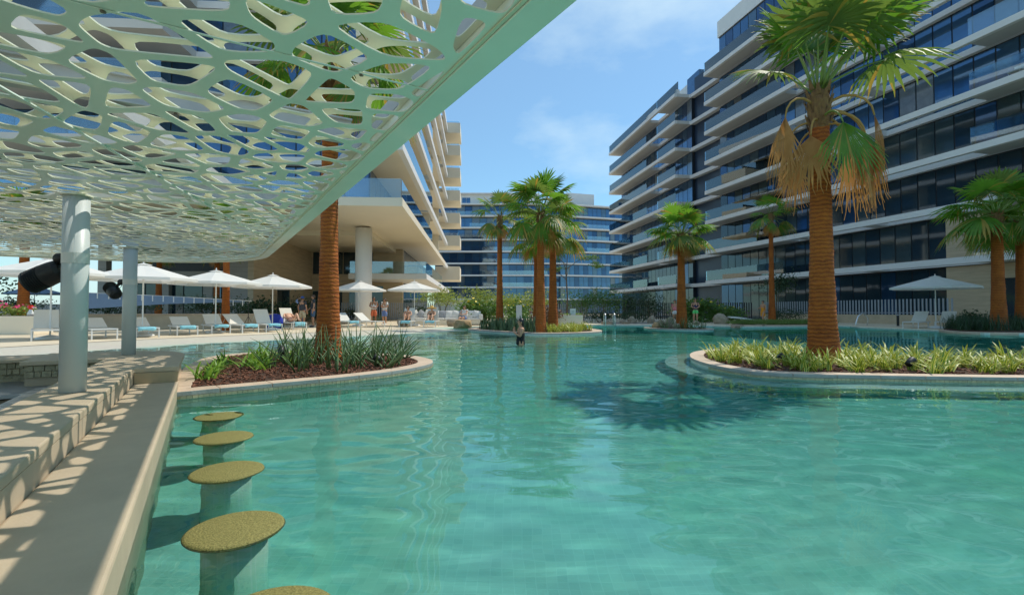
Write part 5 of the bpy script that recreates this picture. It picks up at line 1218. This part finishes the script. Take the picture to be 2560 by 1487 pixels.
person('man in white t-shirt and blue patterned shorts with arms crossed', -8.35, 32.6, .1, look(-.3, -1), dict(elR=(-.25, .0, 1.18), wrR=(-.05, -.17, 1.15), hdR=(.04, -.18, 1.15), elL=(.25, .0, 1.18), wrL=(.05, -.19, 1.18), hdL=(-.04, -.2, 1.19)), 'skin', 'hair', (('tee', 'whitec'), ('longshorts', 'bluepat'), ('shoes', 'whitec')), 1.76)
# reclining and sitting figures: joints in metres above the deck (local -y is towards the feet)
def lying(): return dict(pel=(0, -.05, .45), bel=(0, .10, .52), che=(0, .27, .67), nek=(0, .40, .80), chn=(0, .45, .86), skl=(0, .52, .90), crn=(0, .57, .945), nos=(0, .46, .965),
    shL=(.175, .34, .76), elL=(.27, .13, .62), wrL=(.13, -.02, .67), hdL=(.06, -.06, .69), shR=(-.175, .34, .76), elR=(-.26, .10, .58), wrR=(-.16, -.10, .60), hdR=(-.12, -.17, .60),
    hpL=(.09, -.10, .45), knL=(.12, -.48, .78), anL=(.11, -.74, .46), toL=(.11, -.90, .46), hpR=(-.09, -.10, .45), knR=(-.12, -.52, .47), anR=(-.11, -.92, .45), toR=(-.12, -.98, .56))
cx, cy = math.cos(hd), math.sin(hd)
person('bare-chested man in navy trunks reclining on a lounger with one knee raised', -10.45+1.15*cx, 24.6+1.15*cy, .1, look(-cx, -cy), lying(), 'skinp', 'hair', (('briefs', 'navy_swim'),), 1.76)
def sitting(up=.0): return dict(pel=(0, .0, .47), bel=(0, .02, .62), che=(0, .0, .82), nek=(0, -.01, .98), chn=(0, -.03, 1.05), skl=(0, -.03, 1.13), crn=(0, -.02, 1.20), nos=(0, -.14, 1.10),
    shL=(.17, .0, .93), elL=(.24, -.16, .74), wrL=(.14, -.34, .70), hdL=(.08, -.40, .70), shR=(-.17, .0, .93), elR=(-.24, -.16, .74), wrR=(-.14, -.34, .70), hdR=(-.08, -.40, .70),
    hpL=(.09, -.03, .46), knL=(.12, -.38, .76), anL=(.11, -.62, .45), toL=(.11, -.76, .44), hpR=(-.09, -.03, .46), knR=(-.12, -.38, .76), anR=(-.11, -.62, .45), toR=(-.11, -.76, .44))
person('woman in turquoise bikini sitting on a lounger hugging her knees', -5.98, 28.6, .1, look(.05, -1), sitting(), 'skin', 'hairb', (('top', 'turq'), ('briefs', 'blacks')), 1.66, True)
person('woman in black swimwear and wide straw hat sitting on a lounger', -4.62, 28.7, .1, look(-.05, -1), sitting(), 'skinp', 'hairb', (('swimsuit', 'blacks'), ('hat', 'straw')), 1.66)
st = sitting(); st.update(knL=(.12, -.45, .50), anL=(.12, -.52, .10), toL=(.12, -.68, .04), knR=(-.12, -.45, .50), anR=(-.12, -.52, .10), toR=(-.12, -.68, .04))
person('man in patterned white tank top sitting on the sofa behind the golden boulder', -3.0, 31.6, .1, look(-.5, -1), st, 'skinp', 'hairb', (('tank', 'whitec'), ('shorts', 'bluepat')), 1.76)
person('bearded man in navy tank top and lime green shorts standing by the boulders', 12.75, 34.6, .1, look(-.5, -1), dict(elR=(-.26, -.02, 1.16), wrR=(-.12, -.22, 1.10), hdR=(-.05, -.27, 1.10), elL=(.26, -.02, 1.16), wrL=(.10, -.22, 1.06), hdL=(.02, -.26, 1.04)), 'skin', 'hair', (('tank', 'navyt'), ('shorts', 'lime')), 1.82)
person('person in a pink top and white shorts half hidden behind the small island palm', 11.72, 35.8, .1, look(-.3, -1), {}, 'skin', 'hair', (('tee', 'pink'), ('shorts', 'whitec')), 1.72)
person('woman strolling in a long orange dress with dark hair tied back', 18.15, 36.0, .12, look(-.9, -.3), dict(wrR=(-.15, -.26, 1.12), hdR=(-.12, -.33, 1.12), elR=(-.22, -.04, 1.15), knL=(.08, -.14, .52), anL=(.08, -.05, .10), toL=(.08, -.2, .06), knR=(-.08, .04, .5), anR=(-.08, .22, .12), toR=(-.08, .1, .03)), 'skin', 'hair', (('dress', 'orange'),), 1.66)
person('person in a red outfit standing behind the front island palm', 1.84, 36.2, .1, look(0, -1), {}, 'skin', 'hair', (('dress', 'red'), ('tee', 'red')), 1.7)
